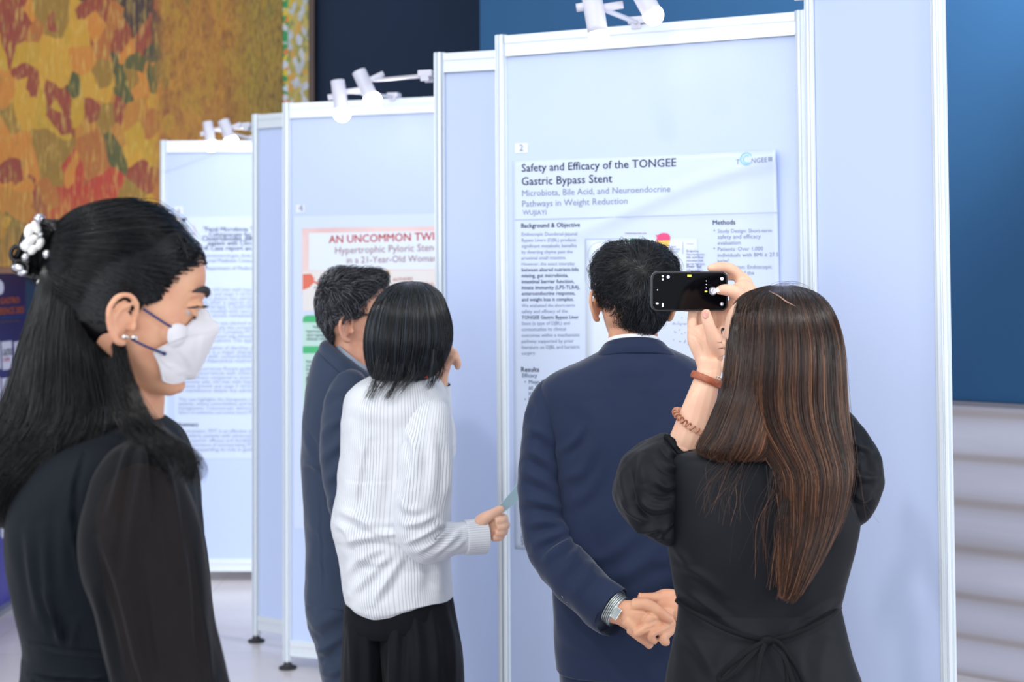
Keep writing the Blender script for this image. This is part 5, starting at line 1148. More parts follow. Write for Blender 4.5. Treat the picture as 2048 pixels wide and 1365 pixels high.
sleeve([(714, 752, 4.00), (704, 772, 3.975), (694, 815, 3.955), (690, 880, 3.945), (696, 950, 3.945), (708, 1015, 3.95), (728, 1075, 3.955), (765, 1100, 3.955), (810, 1096, 3.96), (830, 1094, 3.96)], [.02, .052, .066, .070, .068, .066, .064, .058, .050, .045], 'sleeve', M['slate_suit'], jg,
       [([(640, 880), (665, 850), (690, 835)], 9, .008), ([(640, 925), (665, 900), (690, 880)], 9, .008), ([(645, 800), (670, 785), (700, 780)], 9, .006), ([(650, 965), (670, 950), (690, 920)], 9, .007), ([(655, 1020), (670, 1000), (690, 980)], 9, .006)], (.004, 9, (1, 1, 1), 32))
h = Hull([(1180, 614, 745, 4.08, .12, .12), (1200, 612, 748, 4.08, .12, .125), (1235, 615, 750, 4.08, .12, .12), (1262, 621, 752, 4.08, .115, .115), (1300, 634, 752, 4.07, .11, .11), (1345, 644, 752, 4.06, .105, .105), (1420, 655, 752, 4.05, .10, .10), (1560, 668, 752, 4.06, .085, .085), (1672, 672, 748, 4.07, .075, .08)], 110, 80)
garment(h, 'trouser_leg', M['slate_suit'], mg, [([(630, 1305), (650, 1298), (690, 1270)], 9, .012), ([(632, 1325), (660, 1320), (690, 1310)], 8, -.008), ([(640, 1345), (660, 1350), (690, 1335)], 8, .008), ([(622, 1260), (650, 1245), (690, 1225)], 12, .006)], (.006, 9, (1, 1, 1), 33))
h = Hull([(1180, 690, 815, 4.12, .12, .12), (1260, 700, 822, 4.12, .115, .115), (1400, 715, 820, 4.12, .10, .10), (1560, 728, 815, 4.12, .085, .085), (1655, 732, 810, 4.12, .075, .08)], 60, 60)
garment(h, 'trouser_leg', M['slate_suit'], mg, None, (.004, 9, (1, 1, 1), 34))
fg_ = Frame(W(707, 716, 4.08), (.93, .36, -.02), k=1.05)
eyg, ezg = ear_at(fg_, 693, 659, .074)
g = Geo(); head_geo(g, fg_, ears=False); ear_geo(g, fg_, 1, eyg, .070, 1.12, ezg); ear_geo(g, fg_, -1, eyg, .070, 1.12, ezg)
V, Fc, _ = tube([W(712, 770, 4.09), W(708, 720, 4.085), W(704, 680, 4.08), W(705, 630, 4.08)], [.068, .062, .060, .06], 28); g.add(V, Fc)
V, Fc, _ = Hull(core(G_[2:]), 60, 40).geo(); g.add(V, Fc)
q = W(700, 1180, 4.07); leg_geo(g, q[0], 4.07, q[2]+.1, (1, .3, 0)); q = W(765, 1180, 4.12); leg_geo(g, q[0], 4.12, q[2]+.1, (1, .3, 0))
Tpx(g, [(712, 780, 4.0), (692, 880, 3.945), (700, 970, 3.945), (728, 1075, 3.955), (810, 1096, 3.96), (838, 1092, 3.96)], [.04, .042, .040, .038, .03, .026])
Tpx(g, [(835, 1092, 3.96), (855, 1090, 3.96), (872, 1088, 3.96)], [.028, .036, .026], flat=.6)
for k_ in range(4): Tpx(g, [(868, 1080+k_*6, 3.955), (882, 1081+k_*6, 3.955), (888, 1086+k_*6, 3.96)], [.010, .0095, .008])
Tpx(g, [(850, 1078, 3.95), (866, 1072, 3.95), (878, 1074, 3.95)], [.013, .011, .008])
link('body', remesh(g, 'body', .003, 3), M['skin_warm'], mg)
eyes(fg_, mg, M['eye_white'], M['iris']); brows(fg_, mg, M['brow'])
# glasses
M['acetate'] = mat('black_acetate', (24, 24, 28), .25)
gl = Geo()
for sx in (-1, 1):
    V, Fc, _ = tube([(sx*.072, .083, .122), (sx*.0775, .05, .121), (sx*.078, .015, .1195), (sx*.077, -.012, .117), (sx*.074, -.03, .103)], [.003, .0034, .003, .0022, .0018], 10, flat=1.6); gl.add(fg_.many(V), Fc)
    P = [(sx*(.035+.031*math.cos(a)), .103-.012*abs(math.cos(a)), .118+.020*math.sin(a)) for a in np.linspace(0, 2*math.pi, 24)]; V, Fc, _ = tube(P, .0022, 8, cap=False); gl.add(fg_.many(V), Fc)
V, Fc, _ = tube([(-.006, .104, .122), (0, .107, .124), (.006, .104, .122)], .002, 8); gl.add(fg_.many(V), Fc)
ga = gl.obj('glasses', M['acetate'], mg, label='black-framed glasses')
M['lens'] = mat('lens_glass', (255, 255, 255), .03); _nt, _b = nodes_of(M['lens']); _b.inputs['Transmission Weight'].default_value = 1; _b.inputs['IOR'].default_value = 1.05
for sx in (-1, 1):
    V = [(sx*(.035+.030*math.cos(a)), .103-.011*abs(math.cos(a))+o_, .118+.019*math.sin(a)) for o_ in (0, .0015) for a in np.linspace(0, 2*math.pi, 24, endpoint=False)]
    g = Geo(); g.add(fg_.many(V), [tuple(range(23, -1, -1)), tuple(range(24, 48))]+[(j, (j+1) % 24, 24+(j+1) % 24, 24+j) for j in range(24)]); g.obj('lens', M['lens'], ga, smooth=False)
# hair of the man with glasses
M['hair_grey'] = hair_mat('greying_hair', (12, 13, 18), (40, 42, 50), (140, 142, 152), .5, .35)
HG = [(539, 690, 722, 4.10, .03, .03), (542, 672, 752, 4.10, .07, .07), (550, 657, 766, 4.095, .10, .095), (565, 645, 772, 4.09, .115, .11), (585, 638, 762, 4.085, .12, .116), (603, 635, 746, 4.08, .12, .117), (620, 636, 738, 4.08, .11, .114), (632, 638, 726, 4.08, .10, .110), (640, 640, 700, 4.085, .09, .106), (652, 644, 681, 4.085, .085, .098), (666, 650, 676, 4.085, .07, .082), (680, 659, 674, 4.085, .06, .06), (684, 664, 672, 4.085, .04, .04)]
h3 = Hull([list(prow(*r)) for r in HG], 60, 64)
wg = W(668, 566, 4.02)
st = [(tufts(h3, 3800, (90, 400), (.02, .62), wg, (.02, .038), .010, 7, 43, .0, .11, .5), .0006), (tufts(h3, 3000, (150, 345), (.5, .99), wg, (.008, .018), .003, 5, 46, .8, .11, .25), .00055), (tufts(h3, 900, (180, 350), (.05, .3), W(660, 575, 4.03), (.03, .045), .018, 7, 47, -.3, .12, .4), .0006)]
hair_obj('hair', M['hair_grey'], mg, [lumpy(h3, .006, 22, 5)], st, .22)
for x, y in ((700, 4.07), (765, 4.12)): shoe(W(x, 1180, y)[0], y, (1, .3, 0), M['shoe'], mg)

# ================================================================ WOMAN IN STRIPED SHIRT
Ys = 3.74
wsn = thing('person', 'woman with black bob in white striped shirt and wide black trousers, holding a leaflet', 'person', (W(800, 900, Ys)[0], Ys, 0))
def striped(name):
    m = bpy.data.materials.new(name); nt, b = nodes_of(m); L = nt.links.new; N = nt.nodes.new
    uv = N('ShaderNodeUVMap'); uv.uv_map = 'UVMap'; sx = N('ShaderNodeSeparateXYZ'); L(uv.outputs[0], sx.inputs[0])
    mu = N('ShaderNodeMath'); mu.operation = 'MULTIPLY'; mu.inputs[1].default_value = 124; L(sx.outputs[0], mu.inputs[0])
    fr = N('ShaderNodeMath'); fr.operation = 'FRACT'; L(mu.outputs[0], fr.inputs[0])
    r = N('ShaderNodeValToRGB'); e = r.color_ramp.elements; e[0].position = .0; e[0].color = (*srgb(134, 140, 158), 1); e[1].position = .30; e[1].color = (*srgb(218, 221, 227), 1)
    x = e.new(.16); x.color = (*srgb(134, 140, 158), 1); x = e.new(.24); x.color = (*srgb(218, 221, 227), 1)
    L(fr.outputs[0], r.inputs[0])
    # a broader, paler group of stripes
    m2 = N('ShaderNodeMath'); m2.operation = 'MULTIPLY'; m2.inputs[1].default_value = 9; L(sx.outputs[0], m2.inputs[0])
    s2 = N('ShaderNodeMath'); s2.operation = 'SINE'; m3 = N('ShaderNodeMath'); m3.operation = 'MULTIPLY'; m3.inputs[1].default_value = 6.283; L(m2.outputs[0], m3.inputs[0]); L(m3.outputs[0], s2.inputs[0])
    mr = N('ShaderNodeMapRange'); mr.inputs[1].default_value = -1; mr.inputs[2].default_value = 1; mr.inputs[3].default_value = .35; mr.inputs[4].default_value = .85; L(s2.outputs[0], mr.inputs[0])
    mx = N('ShaderNodeMix'); mx.data_type = 'RGBA'; mx.inputs[6].default_value = (*srgb(216, 219, 225), 1); L(mr.outputs[0], mx.inputs[0]); L(r.outputs[0], mx.inputs[7]); L(mx.outputs[2], b.inputs['Base Color'])
    b.inputs['Roughness'].default_value = .7; b.inputs['Specular IOR Level'].default_value = .25
    return m
M['striped'] = striped('striped_shirting')
T_ = [(742, 786, 846, 3.74, .06, .06), (750, 758, 862, 3.74, .075, .08), (760, 730, 876, 3.74, .09, .095), (773, 706, 888, 3.74, .10, .11, 2.4), (792, 690, 896, 3.74, .11, .12, 2.5), (830, 684, 902, 3.74, .12, .125, 2.5), (880, 681, 905, 3.74, .125, .125, 2.5), (940, 677, 905, 3.74, .125, .125, 2.5), (1000, 671, 904, 3.74, .125, .125, 2.5),
      (1045, 666, 903, 3.74, .125, .13, 2.5), (1085, 672, 903, 3.74, .125, .125, 2.5), (1120, 681, 902, 3.74, .12, .12, 2.5), (1160, 683, 903, 3.74, .125, .125, 2.5), (1186, 687, 905, 3.74, .13, .13, 2.5), (1194, 690, 905, 3.74, .13, .13, 2.5), (1197, 694, 901, 3.74, .122, .122, 2.5)]
ht = Hull(T_, 260, 220)
xz = W(752, 1200, 3.62)[0]
def tail(V, h_):
    t = np.repeat(np.linspace(0, 1, h_.nr), h_.ns); w = np.clip((t-.80)/.20, 0, 1); dx = (V[:, 0]-xz)/.085
    V = V.copy(); V[:, 2] -= w*(.031*np.exp(-dx*dx)-.004); return V
sh = garment(ht, 'shirt', M['striped'], wsn, [
    ([(675, 1020), (720, 1040), (760, 1062), (800, 1065)], 10, .012), ([(690, 1085), (740, 1075), (800, 1085)], 8, .010), ([(740, 1055), (780, 1058), (815, 1050)], 7, -.010), ([(745, 1205), (775, 1160), (805, 1110)], 9, .012), ([(700, 1190), (740, 1150), (790, 1100)], 9, .008), ([(685, 1160), (720, 1120), (770, 1095)], 10, .008),
    ([(740, 885), (725, 960), (718, 1020)], 6, -.006), ([(775, 900), (760, 970), (745, 1040)], 14, .006), ([(800, 870), (795, 940), (792, 1000)], 8, .006), ([(835, 1190), (840, 1150), (838, 1120)], 12, .006), ([(880, 1190), (876, 1150), (870, 1120)], 12, .007), ([(672, 1050), (690, 1060), (705, 1090)], 8, .008), ([(700, 820), (760, 830), (820, 820)], 16, .004), ([(690, 960), (720, 965), (790, 962)], 3, -.002), ([(720, 1110), (740, 1125), (775, 1120)], 8, .006)], (.005, 8, (1, 1, 1), 41), fn=tail)
ss = [([(812, 860), (830, 900), (828, 960)], 8, .008), ([(860, 860), (868, 920), (862, 1000)], 10, .006), ([(800, 1000), (820, 1020), (850, 1015)], 9, .007), ([(808, 1050), (840, 1045), (870, 1030)], 7, .010), ([(815, 1085), (845, 1070), (880, 1050)], 6, .010), ([(835, 1105), (865, 1085), (895, 1062)], 6, .010), ([(862, 1112), (890, 1092), (915, 1070)], 6, .008), ([(890, 1108), (912, 1095), (930, 1080)], 5, .006), ([(870, 1040), (885, 1050), (900, 1050)], 5, .006), ([(890, 880), (898, 940), (890, 1000)], 8, .006), ([(820, 930), (815, 980), (805, 1030)], 8, .006)]
sleeve([(862, 812, 3.70), (862, 824, 3.675), (858, 850, 3.655), (852, 900, 3.64), (848, 960, 3.63), (842, 1015, 3.625), (838, 1058, 3.625), (848, 1082, 3.63), (878, 1083, 3.645), (912, 1078, 3.665), (934, 1075, 3.675)], [.018, .046, .060, .068, .071, .069, .064, .056, .049, .043, .040], 'sleeve', M['striped'], sh, ss, (.004, 9, (1, 1, 1), 42), uvk=.42, ns=80, n=150)
def ring_band(name, a, b, r0, r1, m, parent, flat=1.0, uvk=1.0, th=.003):
    g = Geo(); a, b = W(*a), W(*b); V, Fc, UV = tube([a+(b-a)*.25, a, a+(b-a)*.02, a+(b-a)*.5, b-(b-a)*.02, b, b-(b-a)*.1, b-(b-a)*.5], [r0-th, r0-th, r0, (r0+r1)/2, r1, r1-th*.4, r1-th, r1-th], 48, n=60, flat=flat, cap=False); g.add(V, Fc, UV*np.array([uvk, 1])); return g.obj(name, m, parent)
ring_band('cuff', (930, 1076, 3.672), (969, 1073, 3.69), .0445, .0455, M['striped'], sh, uvk=.36)
sleeve([(862, 822, 3.84), (872, 860, 3.875), (880, 900, 3.885), (884, 880, 3.885), (882, 850, 3.88), (881, 812, 3.875), (881, 798, 3.872)], [.05, .052, .045, .036, .032, .03, .028], 'sleeve', M['striped'], sh, None, None, uvk=.3)
ring_band('cuff', (881, 812, 3.875), (880, 771, 3.87), .030, .0275, M['striped'], sh, uvk=.25)
h = Hull([prow(v, a, b, 3.74, dF, dB, 2.2, tx, ty) for v, a, b, dF, dB, tx, ty in [(766, 766, 866, .08, .085, -.25, -.1), (752, 776, 858, .075, .08, -.25, -.15), (742, 782, 852, .07, .075, -.25, -.15), (741, 785, 849, .066, .07, -.25, -.15), (752, 788, 846, .06, .064, -.25, -.15)]], 40, 100)
garment(h, 'collar', M['striped'], sh)
# trousers
M['black_wool'] = fabric('black_wool', (13, 15, 21), .72, 900, .2, .05)
h = Hull([(1170, 700, 895, 3.74, .11, .115), (1192, 692, 901, 3.74, .115, .12), (1215, 690, 906, 3.74, .118, .122), (1245, 688, 912, 3.74, .12, .12), (1262, 690, 914, 3.74, .115, .11)], 50, 120)
tro = garment(h, 'trousers', M['black_wool'], wsn, None, (.003, 8, (1, 1, .4), 45))
h = Hull([(1195, 695, 800, 3.76, .11, .11), (1230, 689, 792, 3.76, .115, .115), (1290, 685, 785, 3.76, .12, .12), (1365, 682, 782, 3.76, .125, .12), (1500, 680, 784, 3.76, .125, .12), (1650, 682, 786, 3.76, .125, .12), (1795, 684, 788, 3.76, .125, .12), (1800, 690, 782, 3.76, .115, .11)], 120, 100)
garment(h, 'trouser_leg', M['black_wool'], tro, [([(725, 1225), (735, 1290), (738, 1400)], 9, .008), ([(700, 1240), (705, 1320), (708, 1400)], 8, .006)], (.005, 6, (1.5, 1.5, .3), 46))
h = Hull([(1195, 735, 903, 3.73, .11, .09), (1230, 745, 911, 3.725, .115, .10), (1262, 755, 918, 3.715, .12, .11), (1310, 762, 926, 3.70, .125, .12), (1365, 766, 929, 3.70, .13, .12), (1500, 772, 928, 3.70, .13, .12), (1650, 776, 922, 3.70, .13, .12), (1810, 778, 918, 3.70, .13, .12), (1815, 785, 910, 3.70, .12, .11)], 120, 120)
garment(h, 'trouser_leg', M['black_wool'], tro, [([(808, 1205), (806, 1280), (800, 1400)], 6, -.010), ([(825, 1210), (835, 1290), (838, 1400)], 7, .009), ([(860, 1210), (872, 1290), (876, 1400)], 9, .008), ([(785, 1230), (785, 1300), (782, 1400)], 8, .009), ([(893, 1230), (905, 1300), (908, 1400)], 8, .006)], (.005, 6, (1.5, 1.5, .3), 47))
# body
fs = Frame(W(817, 790, 3.745), (.42, .9, -.05), k=.98)
g = Geo(); head_geo(g, fs)
V, Fc, _ = tube([W(815, 810, 3.75), W(815, 760, 3.745), W(815, 720, 3.745), W(816, 680, 3.745)], [.058, .052, .05, .05], 26); g.add(V, Fc)
V, Fc, _ = Hull(core(T_[2:], .8, .72), 60, 40).geo(); g.add(V, Fc)
for x, y in ((735, 3.76), (845, 3.70)): q = W(x, 1220, y); leg_geo(g, q[0], y, q[2]+.1, (.4, 1, 0))
Tpx(g, [(862, 850, 3.66), (850, 950, 3.63), (842, 1050, 3.63), (870, 1082, 3.64), (925, 1075, 3.67), (955, 1066, 3.685)], [.034, .034, .033, .031, .026, .024])
# right hand: a loose fist round the leaflet, thumb on top
Tpx(g, [(950, 1064, 3.685), (966, 1056, 3.692), (984, 1050, 3.70), (996, 1046, 3.705)], [.024, .036, .038, .024], flat=.62, ref=(0, 0, 1))
Tpx(g, [(958, 1048, 3.672), (972, 1036, 3.668), (988, 1027, 3.674), (1000, 1020, 3.684), (1005, 1018, 3.69)], [.017, .0150, .0125, .011, .008])
for dv, rr, du in ((0, .0125, 0), (12, .0125, 3), (24, .0118, 0), (34, .0105, -6)):
    Tpx(g, [(980+du, 1036+dv, 3.715), (1002+du, 1036+dv, 3.712), (1008+du, 1039+dv, 3.698), (1003+du, 1042+dv, 3.676), (990+du, 1044+dv, 3.668)], [rr, rr, rr*.98, rr*.92, rr*.75])
Tpx(g, [(865, 840, 3.84), (878, 890, 3.88), (882, 840, 3.878), (881, 790, 3.872), (880, 768, 3.868)], [.034, .034, .03, .026, .022])
# left hand, raised before the face with bent fingers
Tpx(g, [(880, 775, 3.87), (878, 752, 3.865), (880, 730, 3.86), (885, 716, 3.86)], [.022, .026, .030, .022], flat=.7, ref=(1, 0, 0))
for p in ([(884, 722, 3.85), (892, 704, 3.845), (901, 698, 3.845), (907, 712, 3.845), (906, 722, 3.85)], [(888, 728, 3.845), (900, 708, 3.838), (909, 705, 3.838), (914, 720, 3.838), (911, 732, 3.842)],
          [(880, 716, 3.86), (886, 699, 3.858), (894, 694, 3.858), (900, 704, 3.86)], [(890, 736, 3.843), (905, 718, 3.832), (913, 718, 3.832), (917, 728, 3.834), (914, 738, 3.84)]):
    Tpx(g, p, [.0105, .0092, .0088, .0084, .007][:len(p)])
Tpx(g, [(870, 760, 3.86), (862, 742, 3.855), (862, 726, 3.855), (868, 714, 3.857)], [.014, .012, .011, .009])
link('body', remesh(g, 'body', .0024, 3), M['skin_light'], wsn)
eyes(fs, wsn, M['eye_white'], M['iris']); brows(fs, wsn, M['brow'], .8)
g = Geo(); ra = W(881, 771, 3.8705); V, Fc, _ = tube(ring(ra, unit(W(880, 760, 3.868)-W(881, 780, 3.872)), .0245, 1, 40), .0026, 8, n=80, cap=False); g.add(V, Fc); g.obj('bracelet', M['black_trim'], wsn, label='thin black bracelet')
box_parts([((0, 0, 0), (.012, .004, .03))], 'lanyard', mat('red_ribbon', (196, 52, 44), .5), wsn, .001, (W(849, 745, 3.655), (1, 0, 0), (0, -1, 0), unit([-.25, 0, 1])))
wsn.children[-1]['label'] = 'red strip of lanyard'
# hair: black bob
HS = [(564, 815, 830, 3.76, .015, .015), (567, 800, 846, 3.758, .05, .05), (575, 782, 862, 3.755, .085, .085), (592, 763, 880, 3.75, .11, .112), (618, 748, 890, 3.745, .125, .13), (650, 739, 898, 3.74, .13, .138), (680, 736, 898, 3.735, .125, .138), (708, 738, 889, 3.735, .115, .132), (730, 743, 877, 3.735, .105, .122), (744, 749, 864, 3.735, .095, .112), (755, 757, 850, 3.735, .085, .10)]
h4 = Hull([list(prow(*r)) for r in HS], 70, 72)
M['hair_jet'] = hair_mat('jet_black_hair', (6, 7, 11), (15, 18, 25), (60, 74, 90), .28, .55)
def ends(P, u0, u1, dv, seed):  # lengthen strands on the left into pointed wisps
    return P
S4 = flow(h4, 5200, (150, 395), (.0, .05), (.84, 1.0), 20, .009, 90, .11, 51, .002)
S4b = flow(h4, 1500, (150, 395), (.02, .3), (.7, .95), 16, .007, 50, .12, 52, .003)
wsp = [wisp([(760, 700, 3.615), (757, 740, 3.612), (748, 770, 3.612), (737, 797, 3.612)], 60, .0035, seed=11), wisp([(800, 700, 3.602), (800, 740, 3.602), (790, 770, 3.605), (774, 797, 3.607)], 60, .0035, seed=12), wisp([(778, 700, 3.605), (776, 740, 3.605), (768, 765, 3.607), (756, 782, 3.608)], 40, .004, seed=13), wisp([(868, 700, 3.61), (868, 735, 3.61), (864, 760, 3.612), (858, 778, 3.614)], 50, .003, seed=14), wisp([(885, 690, 3.65), (884, 720, 3.65), (880, 745, 3.65), (872, 762, 3.65)], 50, .003, seed=15),
       wisp([(825, 700, 3.60), (824, 740, 3.602), (815, 762, 3.604), (800, 780, 3.606)], 40, .004, seed=16), wisp([(812, 572, 3.74), (822, 563, 3.72), (832, 566, 3.71), (834, 578, 3.70)], 4, .001, seed=17)]
hair_obj('hair', M['hair_jet'], wsn, [shrink(h4, .004)], [(S4, .0008, tone_by(S4, 51, 120)), (S4b, .0006, tone_by(S4b, 52, 80))]+[(w, .0006, tone(len(w), .4, .2, 3)) for w in wsp], .15)
for x, y in ((735, 3.76), (845, 3.70)): shoe(W(x, 1220, y)[0], y, (.4, 1, 0), M['shoe'], wsn, .92)
# leaflet in her hand
lf = thing('leaflet', 'folded pale blue leaflet held in the hand of the woman in striped shirt', 'leaflet', W(1005, 1020, 3.69))
g = Geo(); A = [W(994, 1016, 3.690), W(1008, 1024, 3.705), W(1052, 984, 3.75), W(1050, 946, 3.70)]; nA = unit(np.cross(np.array(A[1])-A[0], np.array(A[3])-A[0]))
V = []; 
for o_ in (0, .0012):
    for i in range(9):
        t = i/8
        for j in range(5):
            s = j/4; p = (A[0]*(1-s)+A[1]*s)*(1-t)+(A[3]*(1-s)+A[2]*s)*t; V.append(p+nA*(o_+.004*math.sin(t*math.pi)))
Fc = grid_faces(9, 5, False); Fc = Fc+[tuple(45+i for i in f[::-1]) for f in Fc]
rim = [i for i in range(5)]+[i*5+4 for i in range(1, 9)]+[40+i for i in (3, 2, 1, 0)]+[i*5 for i in range(7, 0, -1)]
Fc += [(rim[i], rim[(i+1) % len(rim)], 45+rim[(i+1) % len(rim)], 45+rim[i]) for i in range(len(rim))]
g.add(np.array(V), Fc); g.obj('sheet', mat('leaflet_paper', (176, 208, 216), .4), lf, smooth=False)
# ================================================================ WOMAN WITH FACE MASK (left foreground)
Y0 = 1.98
wm = thing('person', 'woman in sheer-sleeved black dress wearing a white face mask, in profile at left foreground', 'person', (W(235, 1000, Y0)[0], Y0, 0))
M['black_georgette'] = fabric('black_georgette', (11, 19, 27), .7, 500, .2, .04, spec=.15)
D0 = [(838, 225, 325, 1.98, .07, .07), (850, 190, 338, 1.98, .10, .10, 2.2), (868, 148, 350, 1.98, .14, .14, 2.2), (895, 105, 362, 1.98, .17, .165, 2.2), (935, 70, 374, 1.98, .19, .18, 2.2), (985, 46, 384, 1.98, .195, .185, 2.3), (1040, 37, 390, 1.98, .195, .185, 2.3), (1110, 38, 394, 1.98, .19, .175, 2.3), (1190, 48, 394, 1.98, .175, .16, 2.3), (1250, 60, 390, 1.98, .16, .15, 2.3),
      (1282, 64, 386, 1.98, .155, .145, 2.3), (1300, 62, 386, 1.98, .155, .145, 2.3), (1345, 58, 390, 1.98, .16, .15, 2.3), (1362, 40, 396, 1.98, .17, .165, 2.3), (1420, 15, 405, 1.98, .19, .185, 2.2), (1600, -30, 440, 1.98, .22, .215), (1900, -70, 480, 1.98, .25, .245), (2250, -90, 500, 1.98, .27, .265), (2256, -80, 490, 1.98, .26, .255)]
hd0 = Hull(D0, 300, 220)
fl0 = [([(70+i*22, 1362), (66+i*21, 1400), (50+i*22, 1500)], 4.5, .006 if i % 2 else -.005) for i in range(9)]
d0 = garment(hd0, 'dress', M['black_georgette'], wm, [([(62, 1284), (120, 1300), (240, 1312)], 4, -.004), ([(58, 1350), (120, 1362), (240, 1366)], 4, -.006), ([(90, 1180), (110, 1240), (118, 1285)], 7, .006), ([(110, 1220), (125, 1255), (135, 1290)], 5, -.006), ([(150, 1240), (146, 1270), (142, 1300)], 6, .005), ([(55, 1060), (64, 1150), (80, 1240)], 10, .005), ([(90, 1060), (95, 1150), (100, 1220)], 12, .005), ([(170, 905), (150, 990), (158, 1090), (190, 1190)], 5, -.006), ([(130, 1000), (125, 1100), (130, 1180)], 12, .004), ([(235, 870), (270, 862), (310, 872)], 5, .004), ([(240, 880), (280, 874), (320, 880)], 4, -.003)]+fl0, (.004, 7, (1, 1, .5), 61))
# sheer sleeve: thin see-through cloth over the arm
ms = fabric('sheer_chiffon', (17, 18, 23), .7, 500, .2, .08); nt, b = nodes_of(ms); L = nt.links.new
tr = nt.nodes.new('ShaderNodeBsdfTransparent'); tr.inputs[0].default_value = (.52, .52, .54, 1); mx = nt.nodes.new('ShaderNodeMixShader'); lw = nt.nodes.new('ShaderNodeLayerWeight'); lw.inputs[0].default_value = .35
mr = nt.nodes.new('ShaderNodeMapRange'); mr.inputs[3].default_value = .81; mr.inputs[4].default_value = .98; L(lw.outputs['Facing'], mr.inputs[0])
L(mr.outputs[0], mx.inputs[0]); L(tr.outputs[0], mx.inputs[1]); L(b.outputs[0], mx.inputs[2]); L(mx.outputs[0], nt.nodes['Material Output'].inputs[0]); M['sheer'] = ms
SL = [(876, 262, 325, 1.84, .05, .03), (885, 243, 336, 1.84, .07, .05), (905, 222, 348, 1.835, .08, .066), (940, 200, 360, 1.83, .085, .074), (985, 184, 376, 1.825, .085, .08), (1040, 170, 396, 1.825, .085, .085), (1090, 168, 408, 1.825, .085, .085), (1150, 180, 416, 1.825, .085, .085), (1220, 203, 422, 1.825, .085, .085), (1300, 224, 434, 1.825, .085, .085), (1365, 240, 447, 1.82, .085, .085), (1460, 258, 462, 1.81, .08, .08), (1530, 285, 455, 1.805, .07, .07), (1560, 318, 438, 1.80, .05, .05), (1580, 330, 430, 1.80, .042, .042)]
h5 = Hull(SL, 220, 140)
fo = [([(262, 880), (240, 950), (215, 1040)], 8, .006), ([(285, 880), (275, 960), (262, 1060), (250, 1160)], 10, .008), ([(300, 885), (305, 960), (312, 1060)], 8, -.006), ([(320, 895), (335, 960), (352, 1060), (362, 1160)], 10, .007), ([(205, 1080), (235, 1160), (262, 1260), (280, 1365)], 10, .009), ([(200, 1180), (222, 1260), (245, 1365)], 8, -.006), ([(300, 1100), (310, 1220), (330, 1365)], 14, .006), ([(380, 1090), (392, 1180), (398, 1290)], 10, -.006), ([(405, 1220), (412, 1300), (420, 1365)], 8, .006), ([(270, 1290), (290, 1365), (300, 1440)], 8, .007)]
g = Geo(); V, Fc, UV = h5.geo(cap=False); g.add(V, Fc, UV); o = g.obj('sleeve', M['sheer'], d0, label='see-through black chiffon sleeve'); rumple(o.data, .006, 8, (1, 1, .45), 62); fold(o.data, fo)
h6 = Hull([tuple([r[0], r[1]-0, r[2], 2.13, r[5], r[4]]) for r in SL], 120, 80)
g = Geo(); V, Fc, UV = h6.geo(cap=False); g.add(V, Fc, UV); g.obj('sleeve', M['sheer'], d0)
# body
f0 = eye_at(392, 620, 1.935, (.94, .25, -.21), 1.0)
ey0, ez0 = ear_at(f0, 247, 642, .074)
g = Geo(); head_geo(g, f0, ears=False); ear_geo(g, f0, 1, ey0, .0725, 1.0, ez0); ear_geo(g, f0, -1, ey0, .068, 1.0, ez0)
V, Fc, _ = tube([W(238, 900, 2.0), W(244, 845, 1.99), W(250, 795, 1.98), W(252, 740, 1.98), W(252, 690, 1.98)], [.075, .058, .054, .055, .055], 30); g.add(V, Fc)
V, Fc, _ = Hull(core(D0[2:13], .78, .62), 60, 40).geo(); g.add(V, Fc)
for y in (1.93, 2.03): q = W(235, 1400, y); leg_geo(g, q[0], y, q[2]-.04, (1, .25, 0), (.08, .055, .05, .036), .03)
Tpx(g, [(250, 985, 1.93), (272, 1010, 1.85), (285, 1060, 1.83), (310, 1200, 1.825), (345, 1380, 1.82), (375, 1540, 1.80), (382, 1590, 1.80)], [.03, .055, .060, .056, .050, .036, .026])
Tpx(g, [(382, 1590, 1.80), (388, 1640, 1.80), (392, 1690, 1.80)], [.026, .034, .026], flat=.55, ref=(0, 1, 0))
for k_ in range(4): Tpx(g, [(382+k_*7, 1675-abs(k_-1)*5, 1.79+.012*k_), (388+k_*6, 1730-abs(k_-1)*6, 1.79+.012*k_), (398+k_*4, 1770-abs(k_-1)*9, 1.795+.012*k_)], [.0105, .009, .0075])
Tpx(g, [(395, 1625, 1.785), (415, 1665, 1.78), (420, 1700, 1.78)], [.014, .011, .008])
Tpx(g, [(262, 935, 2.10), (285, 1060, 2.13), (310, 1200, 2.13), (345, 1380, 2.13), (375, 1590, 2.13)], [.050, .047, .042, .038, .026])
Tpx(g, [(375, 1590, 2.13), (384, 1640, 2.13), (390, 1690, 2.13)], [.026, .034, .026], flat=.55, ref=(0, 1, 0))
for k_ in range(4): Tpx(g, [(382, 1675-abs(k_-1)*5, 2.11+.014*k_), (388, 1730-abs(k_-1)*6, 2.11+.014*k_), (396, 1770-abs(k_-1)*9, 2.115+.012*k_)], [.0105, .009, .0075])
Tpx(g, [(395, 1625, 2.11), (415, 1665, 2.10), (420, 1700, 2.10)], [.014, .011, .008])
gh = Geo(); head_geo(gh, f0, ears=False); bvh_head = tree_of(gh.mesh('headonly'))
b0 = link('body', remesh(g, 'body', .0028, 3), M['skin_tan'], wm); bv0 = tree_of(b0.data)
eyes(f0, wm, M['eye_white'], M['iris']); brows(f0, wm, M['brow'], 1.35)
for y in (1.93, 2.03): shoe(W(235, 1400, y)[0], y, (1, .25, 0), M['shoe'], wm, .92)
g = Geo()
